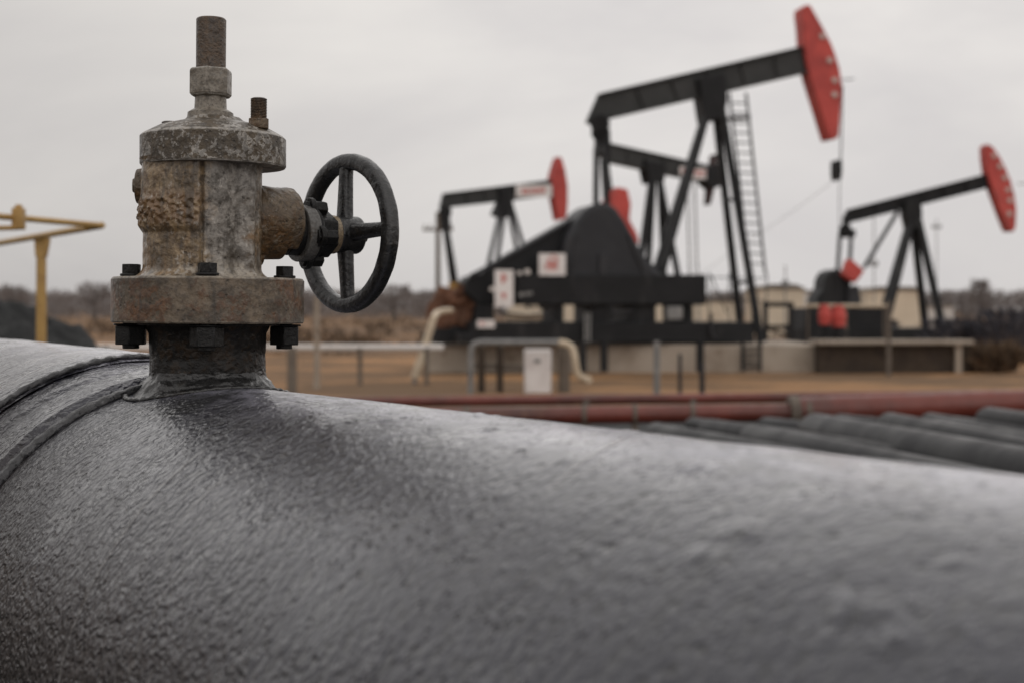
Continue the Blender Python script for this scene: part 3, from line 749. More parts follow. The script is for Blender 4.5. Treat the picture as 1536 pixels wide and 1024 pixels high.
m.build('step_ladder', M['black'], J.root)
# crank guard, belt guard and skid
dome = [(846,457),(846,372),(852,352),(864,332),(878,315),(890,307),(904,303.5),(916,306),(926,313),(938,331),(950,352),(962,374),(974,392),(988,406),(1000,413),(1000,457)]
cg = J.prism('crank_guard', dome, -1.0, .6, M['guard'], bevel=.12)
J.bar('guard_rib', (905,380), (905,455), -1.03, -1.03, .22, M['steel_dark'], cg, d=.1)
J.bar('guard_rib', (868,350), (850,455), -1.03, -1.03, .08, M['steel_dark'], cg, d=.06)
J.bar('guard_rib', (942,350), (985,455), -1.03, -1.03, .08, M['steel_dark'], cg, d=.06)
J.prism('belt_guard', [(699,440),(699,421),(706,414),(722,411),(745,394),(800,362),(856,330),(880,314),(880,400),(846,457),(716,457)], -.55, .5, M['black'], bevel=.04)
J.prism('belt_guard_rim', [(704,412),(745,391),(857,328.5),(858,333),(746,397),(705,418)], -.66, -.56, M['steel_dark'], bevel=.01)
J.prism('upper_skid', [(776,412),(1060,412),(1060,457.5),(776,457.5)], -1.12, .9, M['black'], bevel=.03)
m = MB(); p = J.L(996,408,-.6); m.cyl(J.L(975,408,-.5), J.L(997,408,-.5), .2, None, 18); m.build('brake_drum', M['black'], J.root, bevel=.02)
sk = J.prism('lower_skid', [(708,483),(1132,483),(1132,514.5),(690,514.5),(690,500),(708,500)], -1.1, .95, M['black'], bevel=.03)
J.prism('skid_pillar', [(832,457),(846,457),(846,483.5),(832,483.5)], -.95, .8, M['black'])
J.prism('skid_pillar', [(888,457),(912,457),(912,483.5),(888,483.5)], -.95, .8, M['black'])
J.prism('skid_pillar', [(950,457),(984,457),(984,483.5),(950,483.5)], -.95, .8, M['black'])
J.prism('skid_pillar', [(1028,457),(1040,457),(1040,483.5),(1028,483.5)], -.95, .8, M['black'])
J.prism('motor_mount', [(716,457),(740,457),(742,483.5),(712,483.5)], -.7, .4, M['black'])
for px in (874, 906, 1050):
    m = MB(); m.bar(J.L(px,512,-1.75), J.L(px,557,-1.75), .16, .16, up=Vector((0,1,0))); m.build('skid_leg', M['black'], J.root)
for (pts_, r_, nm) in (([(1066,470),(1066,500),(1072,508)], .05, 'drain_pipe'), ([(752,457),(752,470),(790,474),(826,470),(826,457)], .035, 'hose'), ([(920,470),(948,466),(948,480)], .04, 'hose')):
    m = MB(); m.tube([J.L(*q, -1.2) for q in pts_], r_, 8); m.build(nm, M['steel_dark'], J.root)
m = MB(); m.box(J.L(1010,470,-1.0), (.42,.3,.34)); m.build('switch_box', M['galv'], J.root, bevel=.03)
m = MB(); m.cyl(J.L(760,472,-.9), J.L(812,472,-.9), .16, None, 18); m.build('electric_motor', M['beige'], J.root, bevel=.03)
m = MB()
for px in (878, 884): m.bar(J.L(px,470,-1.25), J.L(px,512,-1.25), .05, .05, up=Vector((0,1,0)))
m.build('lever', M['galv'], J.root)
# signs
J.sign(808.5,380.5,848.5,413.5,-1.14,[(818,396,821,402),(822,388,826,401),(827,394,832,402),(832.5,386,836,402),(820,404,836,406),(826,383.5,833,386)], cg)
J.sign(742.5,405,770,461,-1.2,[(752,411,756,425),(756.5,413,759,422),(751,440,760,443),(753.5,443,758,448)])
J.sign(716,480,742,492,-1.13,[(720,484,726,487)])
for (x_, y_, r_) in ((790.5,408,4),(779,410,3),(738,434,3.5)):
    m = MB(); p = J.L(x_, y_, -1.14); m.cyl(p, p+Vector((0,-.06,0)), r_*.0178, None, 14)
    m.build('gauge', M['pale'], J.root)
m = MB()
for (x_, y_, w_) in ((782,442,7),(791,441,6),(797,440,4)): m.box(J.L(x_,y_,-1.13), (w_*.0178, .02, .09))
m.build('name_plate', M['galv'], J.root)
# railing at the back of the skid
m = MB()
for px in (1064, 1094, 1128, 1150): m.bar(J.L(px,410,.8), J.L(px,483,.8), .03, .03, up=Vector((0,1,0)))
m.bar(J.L(1062,416,.8), J.L(1152,418,.8), .03, .03); m.bar(J.L(1062,450,.8), J.L(1152,452,.8), .03, .03); m.bar(J.L(1066,412,.8), J.L(1090,470,.8), .03, .03)
m.build('guard_rail', M['steel_dark'], J.root)

def map_head(c0, k, rot, sx_=1.0):     # the head's outline placed at another joint, scaled and turned in its own plane
    a = math.radians(rot); o = []
    for x, y in HEAD:
        dx, dy = (x-1209)*k*sx_, (y-90)*k
        o.append((c0[0]+dx*math.cos(a)-dy*math.sin(a), c0[1]+dx*math.sin(a)+dy*math.cos(a)))
    return o
# --- behind the large one, beam dipping to the right
K = Jack(60, 985, 32, 'black pumpjack with red counterweight seen behind the legs of the large one, beam dipping')
K.beam([(903,222),(909,216),(1070,252),(1072,277),(912,243),(905,240)], .2, .4)
K.prism('horse_head', map_head((1068,262), .38, 12, .42), -.2, .2, M['maroon'])
K.prism('head_bracket', [(1060,250),(1083,244),(1085,278),(1070,284),(1060,276)], -.3, .3, M['black'])
K.prism('centre_bearing', [(968,240),(1000,247),(997,272),(976,276)], -.3, .3, M['black'])
K.legs([((977,270),(946,505),-.2,-.9),((980,270),(966,505),.2,.9),((990,272),(1034,505),-.2,-.9),((990,272),(1000,505),.2,.9)], .2)
K.sign(1037,253,1062,269,-.24,[(1041,257,1058,260),(1043,262,1056,264)])
K.sign(1020,250,1031,264,-.24,[(1023,254,1028,259)])
K.prism('counterweight', [(915,288),(928,281),(942,284),(947,306),(945,330),(956,350),(960,366),(945,360),(918,340),(908,312)], -.9, -.5, M['red'], bevel=.05)
K.bar('pitman_arm', (909,240), (930,400), -.7, -.9, .16, M['black'])
K.bar('pitman_arm', (904,240), (915,400), .7, .9, .16, M['black'])
m = MB()
for px in (1034, 1046): m.bar(K.L(px-4,272,1.2), K.L(px+3,500,1.6), .05, .05, up=Vector((0,1,0)))
for i in range(22):
    t_ = i/22; m.bar(K.L(1030,272,1.2).lerp(K.L(1037,500,1.6), t_), K.L(1042,272,1.2).lerp(K.L(1049,500,1.6), t_), .03, .03, up=Vector((0,1,0)))
m.build('ladder', M['galv'], K.root)
K.prism('gear_box', [(905,500),(905,420),(925,395),(950,400),(965,425),(965,500)], -.6, .6, M['black'])
K.prism('lower_skid', [(890,495),(1060,495),(1060,521.5),(890,521.5)], -1.0, 1.0, M['black'])
# --- left one
Q = Jack(68, 757, 30, 'left pumpjack with white sign panel on its dark beam and narrow red horsehead')
Q.beam([(661,312),(666,291),(832,270),(834,293),(672,311),(664,318)], .22, .42)
Q.prism('horse_head', [(839,235),(843,238),(848,255),(852,280),(852,305),(850,328),(838,331),(832,300),(828,276),(830,262),(835,245)], -.26, .26, M['red'])
Q.prism('centre_bearing', [(749,281),(768,279),(770,305),(774,322),(757,328),(744,322),(752,303)], -.3, .3, M['black'])
Q.legs([((750,320),(706,512),-.25,-.9),((756,322),(728,512),.25,.9),((764,318),(802,512),-.25,-.9),((770,318),(826,512),.25,.9)], .16, M['steel_dark'])
Q.sign(774,277.5,828,296.5,-.26,[(783,284,787,291),(788,284,793,291),(795,283.5,799,290),(800,283,806,290),(807,283,811,289.5),(812,282.5,818,289)])
m = MB(); m.cyl(Q.L(668,318,-.25), Q.L(668,318,.25), .3, None, 18); m.bar(Q.L(667,318), Q.L(668,345), .35, .4, up=Vector((0,1,0))); m.build('tail_bearing', M['black'], Q.root)
Q.bar('pitman_arm', (669,335), (692,470), -.4, -.6, .17, M['black'])
Q.bar('pitman_arm', (666,335), (684,470), .4, .6, .15, M['black'])
Q.prism('gear_box', [(690,505),(692,450),(710,430),(735,445),(740,505)], -.6, .6, M['black'])
Q.prism('lower_skid', [(660,500),(850,500),(850,515),(660,515)], -1.0, 1.0, M['black'])
# --- right one
R_ = Jack(58, 1370, 10, 'right hand slim pumpjack with red horsehead dotted with pale bolts')
R_.beam([(1265,328),(1272,315.5),(1480,262),(1482.5,281),(1283,331.5),(1267,340)], .18, .4, mat=M['black'])
hp = [(1478,220),(1482,216),(1490,221),(1499,234),(1508,251),(1516,270),(1522,292),(1525,315),(1524,340),(1521,348),(1513,347),(1503,322),(1490,287),(1482,262),(1479,240)]
hd = R_.prism('horse_head', hp, -.26, .26, M['red'], bevel=.03)
for px, py in ((1491,234),(1500,250),(1507,267),(1512,285),(1515,301),(1514,321)):
    m = MB(); p = R_.L(px, py, -.26); m.cyl(p, p+Vector((0,-.05,0)), .115, .095, 12); m.build('head_bolt', M['cream_bolt'], hd)
R_.prism('centre_bearing', [(1358,300),(1382,294),(1384,325),(1378,342),(1364,346),(1358,322)], -.25, .25, M['black'])
R_.legs([((1366,335),(1325,500),-.15,-.7),((1363,338),(1316,500),.15,.7),((1377,330),(1416,500),-.15,-.7),((1370,335),(1389,500),.15,.7)], .25)
R_.bar('strut', (1347,317), (1296,402), -.3, -.4, .14, M['steel_dark'])
m = MB(); m.cyl(R_.L(1268,345,-.3), R_.L(1268,345,.3), .25, None, 18); m.bar(R_.L(1262,352,.35), R_.L(1279,350,-.35), .3, .3); m.build('tail_bearing', M['black'], R_.root)
R_.bar('pitman_arm', (1260,352), (1254,440), .5, .6, .13, M['black'])
R_.bar('pitman_arm', (1277,350), (1272,440), -.5, -.6, .13, M['black'])
R_.prism('counterweight', [(1272,389),(1279,390),(1297,406),(1291,416),(1283,425),(1271,418),(1264,412)], -.95, -.62, M['red'], bevel=.04)
R_.prism('crank_guard', [(1224,462),(1228,444),(1236,434),(1238,418),(1244,408),(1254,404),(1264,406),(1272,416),(1278,436),(1282,462)], -.6, .6, M['black'], bevel=.1)
R_.prism('motor_cover', [(1270,462),(1274,430),(1288,428),(1292,445),(1293,462)], -.75, -.2, M['steel_dark'], bevel=.05)
R_.prism('upper_skid', [(1210,462),(1335,462),(1335,498),(1206,498)], -.8, .8, M['black'])
R_.prism('lower_skid', [(1206,492),(1418,492),(1418,522),(1206,522)], -1.0, 1.0, M['black'])

# ------------------------------------------------------------------ plinth, walls, wellhead
o = MB().prism([(P(640,515,37).x, -.2), (P(1234,515,37).x, -.2), (P(1234,515,37).x, .71), (P(640,515,37).x, .71)], 36.6, 41.5).build('concrete_plinth', M['concrete'], bevel=.03)
tag(o, 'long pale stained concrete plinth under the large pumpjack', 'plinth')
m = MB(); x0, x1 = P(1232,0,35.6).x, P(1462,0,35.6).x
pw = m.box(((x0+x1)/2, 36.2, .3), (x1-x0, .5, .94)).build('retaining_wall', M['brown_wall'], bevel=.03)
tag(pw, 'dark muddy brown retaining wall with a pale capping on the right', 'wall')
MB().box(((x0+x1)/2-.05, 36.1, .79), (x1-x0+.1, .9, .1)).build('wall_cap', M['concrete'], pw, bevel=.02)
m = MB()
for px in (1440,): m.box((P(px,0,35.7).x, 35.85, .4), (.16, .14, .8))
m.build('wall_pier', M['concrete'], pw)
wh = thing('wellhead', 'red wellhead fittings standing under the rod of the large pumpjack', 'wellhead', J.root.matrix_basis @ Vector((0,0,0)), J.yaw)
def wl(px, py, y=0): return J.L(px, py, y)
m = MB(); m.cyl(wl(1237,486,-.1), wl(1235.5,457,-.1), .16, .13, 16); m.ball(wl(1237,474,-.1), .2, sc=(.9,.9,1.5)); m.build('stuffing_box', M['red'], wh)
m = MB(); m.cyl(wl(1258,490), wl(1257,458), .19, .16, 16); m.ball(wl(1258,476), .23, sc=(.9,.9,1.45)); m.build('flow_tee', M['red'], wh)
m = MB(); m.cyl(wl(1258,556), wl(1258,488), .16, None, 16); m.cyl(wl(1237,520,-.1), wl(1237,485,-.1), .1, None, 16); m.bar(wl(1232,500), wl(1275,500), .14, .14); m.build('casing', M['black'], wh)
# loose objects in front of the plinth
fr = thing('pipe_gantry', 'galvanised pipe gantry bent over in front of the plinth beside a white cabinet', 'pipe frame')
m = MB(); D = 27.3
m.tube([P(706,592,D), P(706,535,D), P(707,523,D), P(711,516,D), P(720,513.5,D), P(780,513.5,D), P(838,513.5,D)], .058, 12); m.build('bent_tube', M['galv'], fr)
m = MB(); m.tube([P(838,513.5,D), P(850,515,D), P(858,521,D), P(862,535,D), P(866,560,D), P(872,566,D), P(884,569,D-.3)], .066, 12); m.build('outlet_elbow', M['cream_pipe'], fr)
cb = MB().box(P(806.5,557,27.8), (.53, .4, .88)).build('white_cabinet', M['sign_white'], bevel=.025); tag(cb, 'plain white metal cabinet standing under the bent pipe gantry', 'cabinet')
p = P(806.5,557,27.8); MB().box(p+Vector((0,-.205,.0)), (.47,.02,.8)).build('door', M['sign_white'], cb, bevel=.008)
MB().box(p+Vector((-.01,-.225,.22)), (.12,.03,.07)).build('latch', M['galv'], cb, bevel=.01)
for (px, y0, y1, r_, lab) in ((722,518,584,.07,'thick brown'), (750,518,584,.065,'slim brown'), (846,520,592,.11,'stout weathered')):
    o = MB().cyl(P(px,y0,27.8), P(px,594,27.8), r_, r_*1.05, 10).build('timber_post', M['wood'] if px > 800 else M['brown_wall'])
    tag(o, {722:'dark brown timber post nearest the left leg of the bent pipe gantry',750:'dark brown timber post midway under the bent pipe gantry',846:'thick grey timber post beside the white cabinet'}[px], 'post', 'timber posts under the pipe gantry')
o = MB(); o.bar(P(712,548,27.9), P(790,552,27.9), .1, .12); o = o.build('timber_rail', M['wood']); tag(o, 'low weathered timber rail tying the brown posts under the bent pipe gantry', 'rail')
bp = MB(); D = 31; bp.tube([P(676,466,D+2), P(664,467,D+1), P(655,470,D+.4), P(650,478,D), P(644,498,D), P(634,530,D), P(622,566,D)], [.07,.07,.072,.075,.08,.088,.092], 14)
bp = bp.build('cream_pipe', M['cream_pipe']); tag(bp, 'cream elbow pipe slanting down from the rusty engine', 'pipe')
st = MB().cyl(P(622,562,D), P(621,612,D), .05, None, 8).build('pipe_stand', M['galv'], bp)
en = thing('rusty_engine', 'heap shaped rusty brown engine at the left end of the large pumpjack', 'engine', P(688,515,37.0)); en.scale = (1.3, 1.3, 1.3)
e0 = P(690,515,37.6)
def eb(px, py, d=0): return P(px, py, 37.6+d)-e0
m = MB(); m.box(eb(688,478), (.75,.8,.62)); m.ball(eb(680,466,-.2), .3, 40, 26, sc=(1.1,1,.8)); m.ball(eb(700,462,-.1), .24, 36, 24)
for q_ in ((672,456),(694,452),(706,470),(676,492),(699,492)): m.cyl(eb(*q_,-.35), eb(q_[0],q_[1],-.55), .09, .08, 12)
for v_ in m.bm.verts: v_.co += Vector((N(v_.co.x*7,v_.co.y*7,v_.co.z*7), N(v_.co.x*7+9,v_.co.y*7,v_.co.z*7), N(v_.co.x*7,v_.co.y*7+5,v_.co.z*7)))*.09
m.tube([eb(668,474,-.5), eb(676,462,-.55), eb(690,470,-.55), eb(704,462,-.5)], .04, 8); m.build('engine_block', M['rust_engine'], en)
m = MB(); m.cyl(eb(672,480,-.45), eb(672,480,-.3), .33, None, 24); m.cyl(eb(703,484,-.45), eb(703,484,-.35), .2, None, 20); m.build('flywheel', M['rust_engine'], en, bevel=.02)
m = MB(); m.cyl(eb(686,462), eb(686,446), .1, .14, 14); m.build('filler_neck', M['yellow'], en)
m = MB(); m.box(eb(690,506), (.95,.9,.3)); m.build('engine_skid', M['black'], en)

# fence posts in the middle distance
def post(px, y0, y1, D, r_, mat, lab, grp='thin posts on the brown ground'):
    o = MB().cyl(P(px,y0,D), Gd(px,D,-.1), r_, r_*1.1, 10).build('fence_post', M[mat]); tag(o, lab, 'post', grp)
post(985,512,600,25,.055,'galv','thin grey post before the plinth, left of two darker slim ones')
post(1020,530,600,25.5,.035,'steel_dark','slim dark post between the grey post and the low dark post')
post(1053,545,600,26,.05,'steel_dark','low dark post before the plinth below the upper skid corner')
post(1333,452,562,34.5,.055,'clamp','tall pale post standing before the brown retaining wall')
post(475,446,585,29,.055,'concrete','tall pale post just right of the valve flange')
post(438,520,580,27,.09,'wood','short brown post behind the bolts of the valve')
post(800,420,470,70,.06,'wood','far thin post behind the belt guard')
hr = thing('pale_rail', 'long pale horizontal pipe rail crossing the brown field left of the plinth', 'rail')
m = MB(); m.cyl(P(120,521,30), P(665,521,31), .075, None, 14); m.build('rail_tube', M['pale'], hr)
for px in (160,300,540,640):
    m = MB(); m.cyl(P(px,521,30.5), Gd(px,30.5,-.1), .05, None, 8); m.build('rail_stand', M['wood'], hr)
yr = thing('yellow_rail', 'dull tan handrail in front of the right pumpjack base', 'rail')
m = MB(); m.cyl(P(1208,459,46), P(1332,459,46), .055, None, 10); m.build('rail_tube', M['cream_pipe'], yr)
for px in (1212,1270,1326):
    m = MB(); m.cyl(P(px,459,46), Gd(px,46,-.1), .03, None, 8); m.build('rail_stand', M['clamp'], yr)
dfm = thing('tube_gate', 'dark square tube gate between the large pumpjack and the beige house', 'frame')
m = MB()
for px in (1148,1186): m.bar(P(px,457,43), Gd(px,43,-.1), .14, .14, up=Vector((0,1,0)))
m.bar(P(1144,457,43), P(1190,457,43), .14, .14); m.bar(P(1148,490,43), P(1186,490,43), .1, .1); m.build('frame_tubes', M['black'], dfm)
m = MB(); m.bar(P(1148,492,43), P(1186,506,43), .08, .08); m.build('frame_brace', M['brown_wall'], dfm)

for k, (px, py, D, sz, lab) in enumerate(((1478,548,36.5,.42,'brown boulder touching the right end of the retaining wall'),(1502,552,37,.3,'smaller brown boulder right of the one at the wall end'))):
    m = MB(); m.ball((0,0,0), sz, 20, 14, (1.3,1,.8))
    for v_ in m.bm.verts: v_.co *= 1+.35*N(v_.co.x*3+k*5, v_.co.y*3, v_.co.z*3)
    o = m.build('rock', M['brown_wall'] if k < 2 else M['clamp'], angle=50); o.location = Gd(px, D, sz*.4); tag(o, lab, 'rock', 'rocks about the retaining wall')
# ------------------------------------------------------------------ red pipes
rA = thing('red_pipeline', 'front oxide red pipe with clamps, widening past its rusty coupling', 'pipeline')
m = MB(); m.cyl(P(250,630,15), P(1188,618,15), .095, None, 28); m.build('pipe_run', M['red_pipe'], rA)
m = MB(); m.cyl(P(1196,616,15), P(1850,593,16), .148, None, 32); m.build('wide_pipe_run', M['red_pipe'], rA)
m = MB(); m.cyl(P(1184,616.5,15), P(1199,615.5,15), .165, None, 28); m.cyl(P(1199,615.5,15), P(1216,615,15), .14, .13, 28); m.build('coupling', M['clamp'], rA, bevel=.01)
for px, py in ((700,623),(876,621),(952,620),(1038,619)):
    m = MB(); m.cyl(P(px-3.5,py,15), P(px+3.5,py,15), .105, None, 24); m.bar(P(px,py+10,15), Gd(px,15,-.05), .07, .07, up=Vector((0,1,0))); m.build('clamp', M['clamp'], rA, bevel=.008)
for px in (1194,1700):
    m = MB(); m.bar(P(px,625,15.3), Gd(px,15.3,-.05), .1, .12, up=Vector((0,1,0))); m.build('support_leg', M['clamp'], rA)
rB = thing('red_pipeline', 'thin oxide red pipe running behind the thicker clamped one', 'pipeline')
m = MB(); m.cyl(P(250,606,16.6), P(1850,588,17.6), .062, None, 20); m.build('pipe_run', M['red_pipe'], rB)
for px in (520,880,1040,1500):
    m = MB(); m.bar(P(px,606-(px-250)*.011,16.8), Gd(px,16.8,-.05), .06, .06, up=Vector((0,1,0))); m.build('support_leg', M['clamp'], rB)

# ------------------------------------------------------------------ black pipes on the right
def black_pipe(a, b, r_, lab, cap=True):
    r_ *= 1.25; p, q = P(*a), P(*b); d = (q-p).normalized(); q = p+d*((q-p).length*1.6)
    pts = []; rs = []
    for t_ in (0, .1, .25, .5, .75, 1.0): pts.append(p-d*(r_*(1-t_)*.9)); rs.append(max(.004, r_*math.sqrt(1-(1-t_)**2))) 
    pts += [p.lerp(q, t_) for t_ in (.3,.6,1)]; rs += [r_]*3
    o = MB().tube(pts, rs, 24).build('black_pipe', M['black_pipe']); tag(o, lab, 'pipe', 'black pipes lying behind the big pipe')
    return o
black_pipe((1225,648,9.6), (1560,719,6.1), .105, 'long thick black pipe lowest at the right edge, beside the big grey pipe')
black_pipe((1335,638,10.2), (1580,690,7.6), .078, 'black pipe with a rounded pale end below the red pipe')
black_pipe((1484,631,10.8), (1660,658,9.0), .088, 'stout black pipe whose rounded end sits at the right edge')
black_pipe((1130,657,9.2), (1500,739,5.9), .075, 'slim black pipe running along the rim of the big grey pipe')
black_pipe((1065,646,10.4), (1420,703,7.2), .075, 'black pipe starting below the red coupling, second from the big pipe')
black_pipe((1395,633,11.6), (1620,668,9.2), .065, 'thin black pipe tucked between two pipes with rounded ends')
black_pipe((985,650,9.8), (1300,714,6.8), .065, 'black pipe starting furthest left behind the rim of the big pipe')
black_pipe((1180,668,9.0), (1520,748,5.8), .08, 'black pipe sunk lowest in the pile behind the big grey pipe')
black_pipe((1285,655,9.9), (1570,712,6.9), .075, 'black pipe half buried beside the long thick one, towards the red pipe')
black_pipe((1410,648,10.4), (1640,690,8.2), .085, 'black pipe half buried below the stout one at the right edge')
black_pipe((1150,640,11.6), (1480,684,8.6), .07, 'black pipe half hidden in the pile right below the red coupling')
black_pipe((1260,635,12.2), (1560,668,9.6), .07, 'black pipe lying at the back of the pile closest to the wide red pipe')
black_pipe((1040,638,12.0), (1380,684,8.6), .06, 'narrow black pipe at the back of the pile left of the red coupling')
gp = MB(); gp.prism([(-22,-.1),(14,-.1),(14,.09),(-22,.09)], -12, 20.5); gp = gp.build('shade_pad', M['heap']); gp['kind'] = 'structure'  # added dark sheet: gives shade between the pipes and darkens the bounce light
rk = thing('pipe_rack', 'low dark rack of bearers under the black pipes', 'rack')
for (a, b) in (((980,672,9.6),(1700,672,9.6)), ((1150,720,7.2),(1900,720,7.2))):
    m = MB(); p, q = P(*a), P(*b); p.z = q.z = .66; m.bar(p, q, .15, .12); m.build('bearer', M['brown_wall'], rk)
    for t_ in (.1,.5,.9):
        c = p.lerp(q, t_); m = MB(); m.bar(c, Vector((c.x, c.y, -.05)), .12, .12, up=Vector((0,1,0))); m.build('leg', M['brown_wall'], rk)

# ------------------------------------------------------------------ yellow handrail frame at the left
yf = thing('yellow_handrail', 'yellow painted tube handrail frame with a pointed corner left of the valve', 'handrail')
c = P(152,338.5,6.0)
a = P(-140,389,9.8); b = P(-160,313,4.9)
m = MB(); m.tube([c, c.lerp(a, .5), a], .0155, 14); m.build('rail_tube', M['yellow'], yf)
m = MB(); m.tube([c, P(-0,325,5.42), b], .0125, 14); m.build('rail_tube', M['yellow'], yf)
m = MB(); m.tube([P(27,342,5.5), P(-160,346,5.0)], .010, 12); m.build('rail_tube', M['yellow'], yf)
m = MB(); m.cyl(P(130,340.5,6.05), c+Vector((.012,0,0)), .018, .008, 14); m.build('corner_joint', M['yellow'], yf)
m = MB(); q = P(28,328.5,5.5); m.box(q, (.042,.05,.085)); m.cyl(q+Vector((0,0,.04)), q+Vector((0,0,.055)), .015, None, 10); m.build('clamp_block', M['yellow'], yf, bevel=.006)
D = 6.92; q = P(63,356,D)
m = MB(); m.cyl(P(62,382,D), Gd(61,D,-.05), .024, .026, 18); m.build('post', M['yellow'], yf)
m = MB(); v = []
for (hw, py) in ((.036,357),(.036,364),(.024,386)): v.append((hw, EYE-(py-HZ)/F*D))
out = [(-.030, v[0][1]), (.040, v[0][1]), (.038, v[1][1]), (.024, v[2][1]), (-.024, v[2][1])]
m.prism(out, -.022, .022); bmesh.ops.translate(m.bm, vec=(P(62,0,D).x, D, 0), verts=m.bm.verts); m.build('bracket', M['yellow'], yf, bevel=.004)
m = MB(); m.cyl(a, Vector((a.x, a.y, -.05)), .024, None, 14); m.build('post', M['yellow'], yf)
m = MB(); m.cyl(b, Vector((b.x, b.y, -.05)), .024, None, 14); m.build('post', M['yellow'], yf)

# ------------------------------------------------------------------ dark heap at far left
hc = Gd(-30, 17); m = MB(); v = []; f = []; nr, na = 60, 160
for i in range(nr+1):
    q = i/nr
    for k in range(na):
        th = 2*PI*k/na; rr = 3.0*q*(1+.12*N(math.cos(th)*2, math.sin(th)*2, 5))
        z = 1.85*(1-q**1.3)*(1+.08*N(rr*math.cos(th)*1.5, rr*math.sin(th)*1.5, 2))+.13*N(rr*math.cos(th)*5, rr*math.sin(th)*5, 7)+.06*N(rr*math.cos(th)*14, rr*math.sin(th)*14, 3)
        v.append(hc+Vector((rr*math.cos(th), rr*math.sin(th), z-.05 if i < nr else -.2)))
for i in range(nr):
    for k in range(na): k2 = (k+1) % na; f.append((i*na+k, i*na+k2, (i+1)*na+k2, (i+1)*na+k))
o = m.add(v, f).build('stone_heap', M['heap'], angle=180); tag(o, 'dark heap of crushed stone behind the yellow handrail post', 'heap')

# ------------------------------------------------------------------ buildings behind
def house(x0, x1, ytop, D, wall, depth, lab, name='house', wins=(), roof_over=.15, roof_h=.25, gable=0.0):
    p0, p1 = P(x0,ytop,D), P(x1,ytop,D); h = p0.z; w_ = p1.x-p0.x
    r = thing(name, lab, 'building', ((p0.x+p1.x)/2, D, 0))
    MB().box((0, depth/2, h/2), (w_, depth, h)).build('wall', M[wall], r)
    if gable: MB().prism([(-w_/2-roof_over, h-.05), (w_/2+roof_over, h-.05), (w_*.3, h+gable), (-w_*.3, h+gable)], -roof_over, depth+roof_over).build('roof', M['roof'], r)
    else: MB().box((0, depth/2, h+roof_h/2-.02), (w_+2*roof_over, depth+2*roof_over, roof_h)).build('roof', M['roof'], r)
    for (fx, fz, ww, hh) in wins:
        wn = MB().box((fx*w_, -.03, fz*h), (ww, .1, hh)).build('window', M['glass'], r)
        MB().box((fx*w_, -.06, fz*h-hh/2-.05), (ww+.2, .14, .08)).build('sill', M['concrete'], wn)
    return r
house(1143, 1206, 432, 85, 'beige', 6, 'beige building with shallow brown roof between two pumpjacks', gable=.22)
house(1206, 1242, 438, 92, 'pale', 5, 'small whitish shed beside the beige building', 'shed', roof_h=.12)
house(1302, 1388, 435, 95, 'beige', 7, 'beige house behind the legs of the right pumpjack', gable=.22)
house(1386, 1430, 460, 100, 'pale', 5, 'low pale hut right of the legs of the right pumpjack', 'shed', roof_h=.15)
house(765, 1112, 452, 105, 'beige', 6, 'long low beige store seen through the skid of the large pumpjack', 'store')
# poles
def pole(px, y0, D, r_, lab, arm=None, mat='wood'):
    r = thing('utility_pole', lab, 'pole', Gd(px, D))
    h = P(px,y0,D).z; m = MB(); m.cyl((0,0,-.1), (0,0,h), r_*1.2, r_, 10); m.build('shaft', M[mat], r)
    if arm:
        m = MB(); z = P(px,arm[0],D).z; m.bar((-arm[1],0,z), (arm[1],0,z), .12, .14)
        for q in (-.9,-.5,.5,.9): m.cyl((q*arm[1],0,z+.05), (q*arm[1],0,z+.28), .05, .04, 8)
        m.build('cross_arm', M[mat], r)
pole(657, 318, 75, .12, 'wooden utility pole with cross arm left of the left pumpjack', (345, .8))
pole(1311, 322, 90, .035, 'thin mast rising behind the right pumpjack', (398, .25), 'galv')
pole(1178, 398, 84.5, .04, 'thin aerial above the beige building', (428, .2), 'galv')
pole(1405, 328, 110, .035, 'faint slim mast right of the legs of the right pumpjack', (342, .35), 'galv')
gw = MB().tube([J.root.matrix_basis @ Vector((0,0,0))]*0+[P(1258,266,38.5), P(1205,306,42), P(1150,344,46), P(1095,380,52), P(1040,420,60)], .007, 6).build('guy_wire', M['galv']); tag(gw, 'thin slanting wire running down left of the carrier bar', 'wire')
gw = MB().tube([P(1526,276,75), P(1700,272,75)], .03, 6).build('overhead_wire', M['galv']); tag(gw, 'short thin wire beside the horsehead of the right pumpjack', 'wire')

# ------------------------------------------------------------------ vegetation
def twig_cloud(m, c, rx, ry, h, n, size, rnd, lean=1.0):
    """many thin twigs fanned out from the foot of a bush or tree"""
    for _ in range(n):
        a = rnd.uniform(0, 2*PI); q = math.sqrt(rnd.random()); zt = h*(rnd.random()**.7)
        env = math.sqrt(max(.05, 1-(abs(zt/h-.55)/.62)**2))
        p = Vector((c[0]+rx*q*env*math.cos(a), c[1]+ry*q*env*math.sin(a), c[2]+zt))
        d = Vector((math.cos(a)*rnd.uniform(.1, .9)*lean, math.sin(a)*rnd.uniform(.1, .9), rnd.uniform(.3, 1.2))).normalized()*size*rnd.uniform(.6, 1.5)
        s_ = d.cross(Vector((rnd.uniform(-1,1), rnd.uniform(-1,1), rnd.uniform(-1,1)))).normalized()*size*rnd.uniform(.1, .3)
        m.add([p-s_, p+s_, p+d], [(0, 1, 2)])
rnd = random.Random(3)
m = MB()
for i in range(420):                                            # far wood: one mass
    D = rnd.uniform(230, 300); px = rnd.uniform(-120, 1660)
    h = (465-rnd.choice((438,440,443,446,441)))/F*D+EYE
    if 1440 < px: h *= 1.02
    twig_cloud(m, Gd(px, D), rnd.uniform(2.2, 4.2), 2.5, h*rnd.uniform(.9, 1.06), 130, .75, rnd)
o = m.build('treeline', M['twigs'], smooth=False); tag(o, 'far band of bare grey brown winter wood along the horizon, its colour paled for haze', 'wood', kind='stuff')
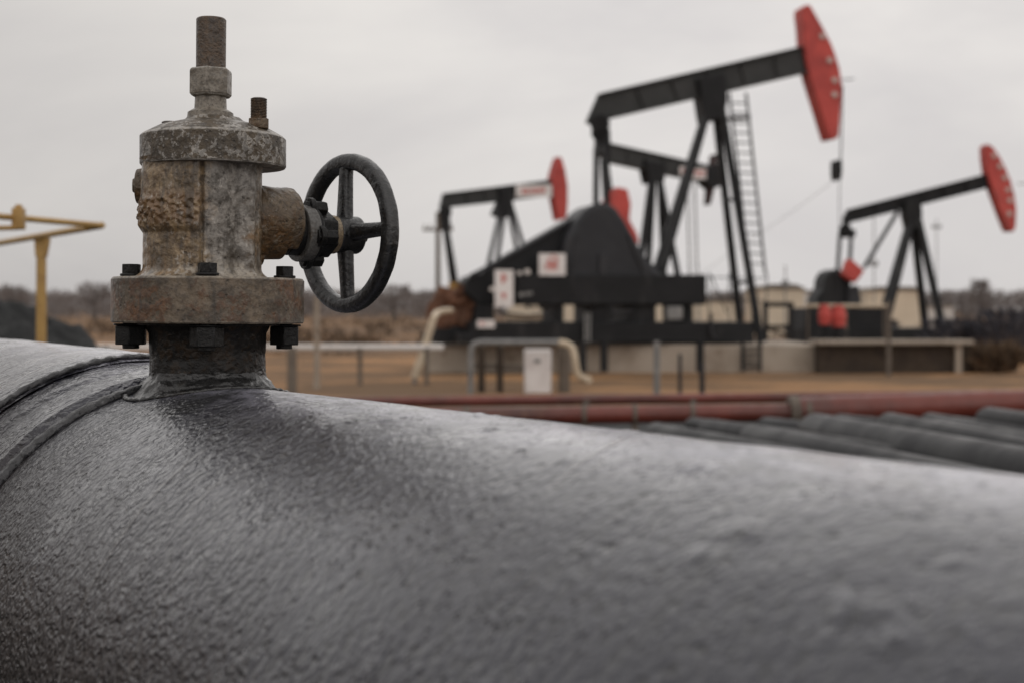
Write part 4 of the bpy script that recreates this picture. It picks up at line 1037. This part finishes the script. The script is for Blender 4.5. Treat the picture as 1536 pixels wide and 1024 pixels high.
def bare_tree(px, ytop, D, rx, lab):
    r = thing('bare_tree', lab, 'tree', Gd(px, D), 0, 'taller bare trees over the wood')
    h = P(px,ytop,D).z; m = MB(); m.tube([(0,0,-.1), (.05,0,h*.3), (0,.05,h*.6), (.1,0,h*.92)], [.28,.2,.12,.03], 8)
    for k in range(9):
        a = rnd.uniform(0, 2*PI); z0 = h*rnd.uniform(.25,.7); m.tube([(0,0,z0), (math.cos(a)*rx*.5, math.sin(a)*rx*.5, z0+h*.14), (math.cos(a)*rx*.85, math.sin(a)*rx*.85, z0+h*.24)], [.09,.06,.02], 6)
    m.build('trunk', M['bark'], r)
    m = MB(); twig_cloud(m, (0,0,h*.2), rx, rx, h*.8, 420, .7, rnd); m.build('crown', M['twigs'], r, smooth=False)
bare_tree(590, 431, 210, 3.2, 'bare tree standing above the wood just right of the handwheel')
bare_tree(143, 427, 205, 2.8, 'bare tree standing above the wood just left of the valve flange')
bare_tree(18, 432, 215, 2.6, 'bare tree above the wood left of the yellow post')
bare_tree(1470, 424, 220, 1.6, 'slim bare tree over the wood at the right')
m = MB()
for i in range(330):
    D = 48*(180/48)**rnd.random(); px = rnd.uniform(-80, 1640)
    if 640 < px < 1440 and D < 75: continue
    if rnd.random() < .35: continue
    twig_cloud(m, Gd(px, D), rnd.uniform(.6, 1.8), .8, rnd.uniform(.2, .7), 45, .3, rnd)
o = m.build('dry_brush', M['brush'], smooth=False); tag(o, 'scattered dry brown brush over the far field', 'brush', kind='stuff')
def shrub(px, D, r_, h, mat, lab, n=480):
    m = MB(); c = Gd(px, D); twig_cloud(m, (0,0,0), r_, r_, h, n, .28, rnd)
    for k in range(5):
        a = rnd.uniform(0, 2*PI); m.tube([(0,0,-.05), (math.cos(a)*r_*.4, math.sin(a)*r_*.4, h*.6)], [.03,.012], 5)
    o = m.build('shrub', M[mat], smooth=False); o.location = c; tag(o, lab, 'shrub', 'shrubs about the oil field')
shrub(1425, 50, 1.0, 1.2, 'darkbrush', 'dark shrub behind the right end of the brown wall')
shrub(1452, 46, .6, 1.0, 'darkbrush', 'dark shrub over the right end of the brown wall')
shrub(1480, 50, .9, 1.0, 'darkbrush', 'dark bluish shrub second from the right edge')
shrub(1525, 52, 1.1, 1.2, 'darkbrush', 'broad dark bluish shrub at the right edge')
shrub(1495, 36, .7, .6, 'brush', 'low brown shrub past the end of the retaining wall')
shrub(1510, 44, 1.0, 1.5, 'darkbrush', 'tall dark shrub between the rocks and the right edge')
shrub(1330, 80, .6, .9, 'darkbrush', 'dark shrub before the beige house at the right')
S.cycles.use_denoising = True
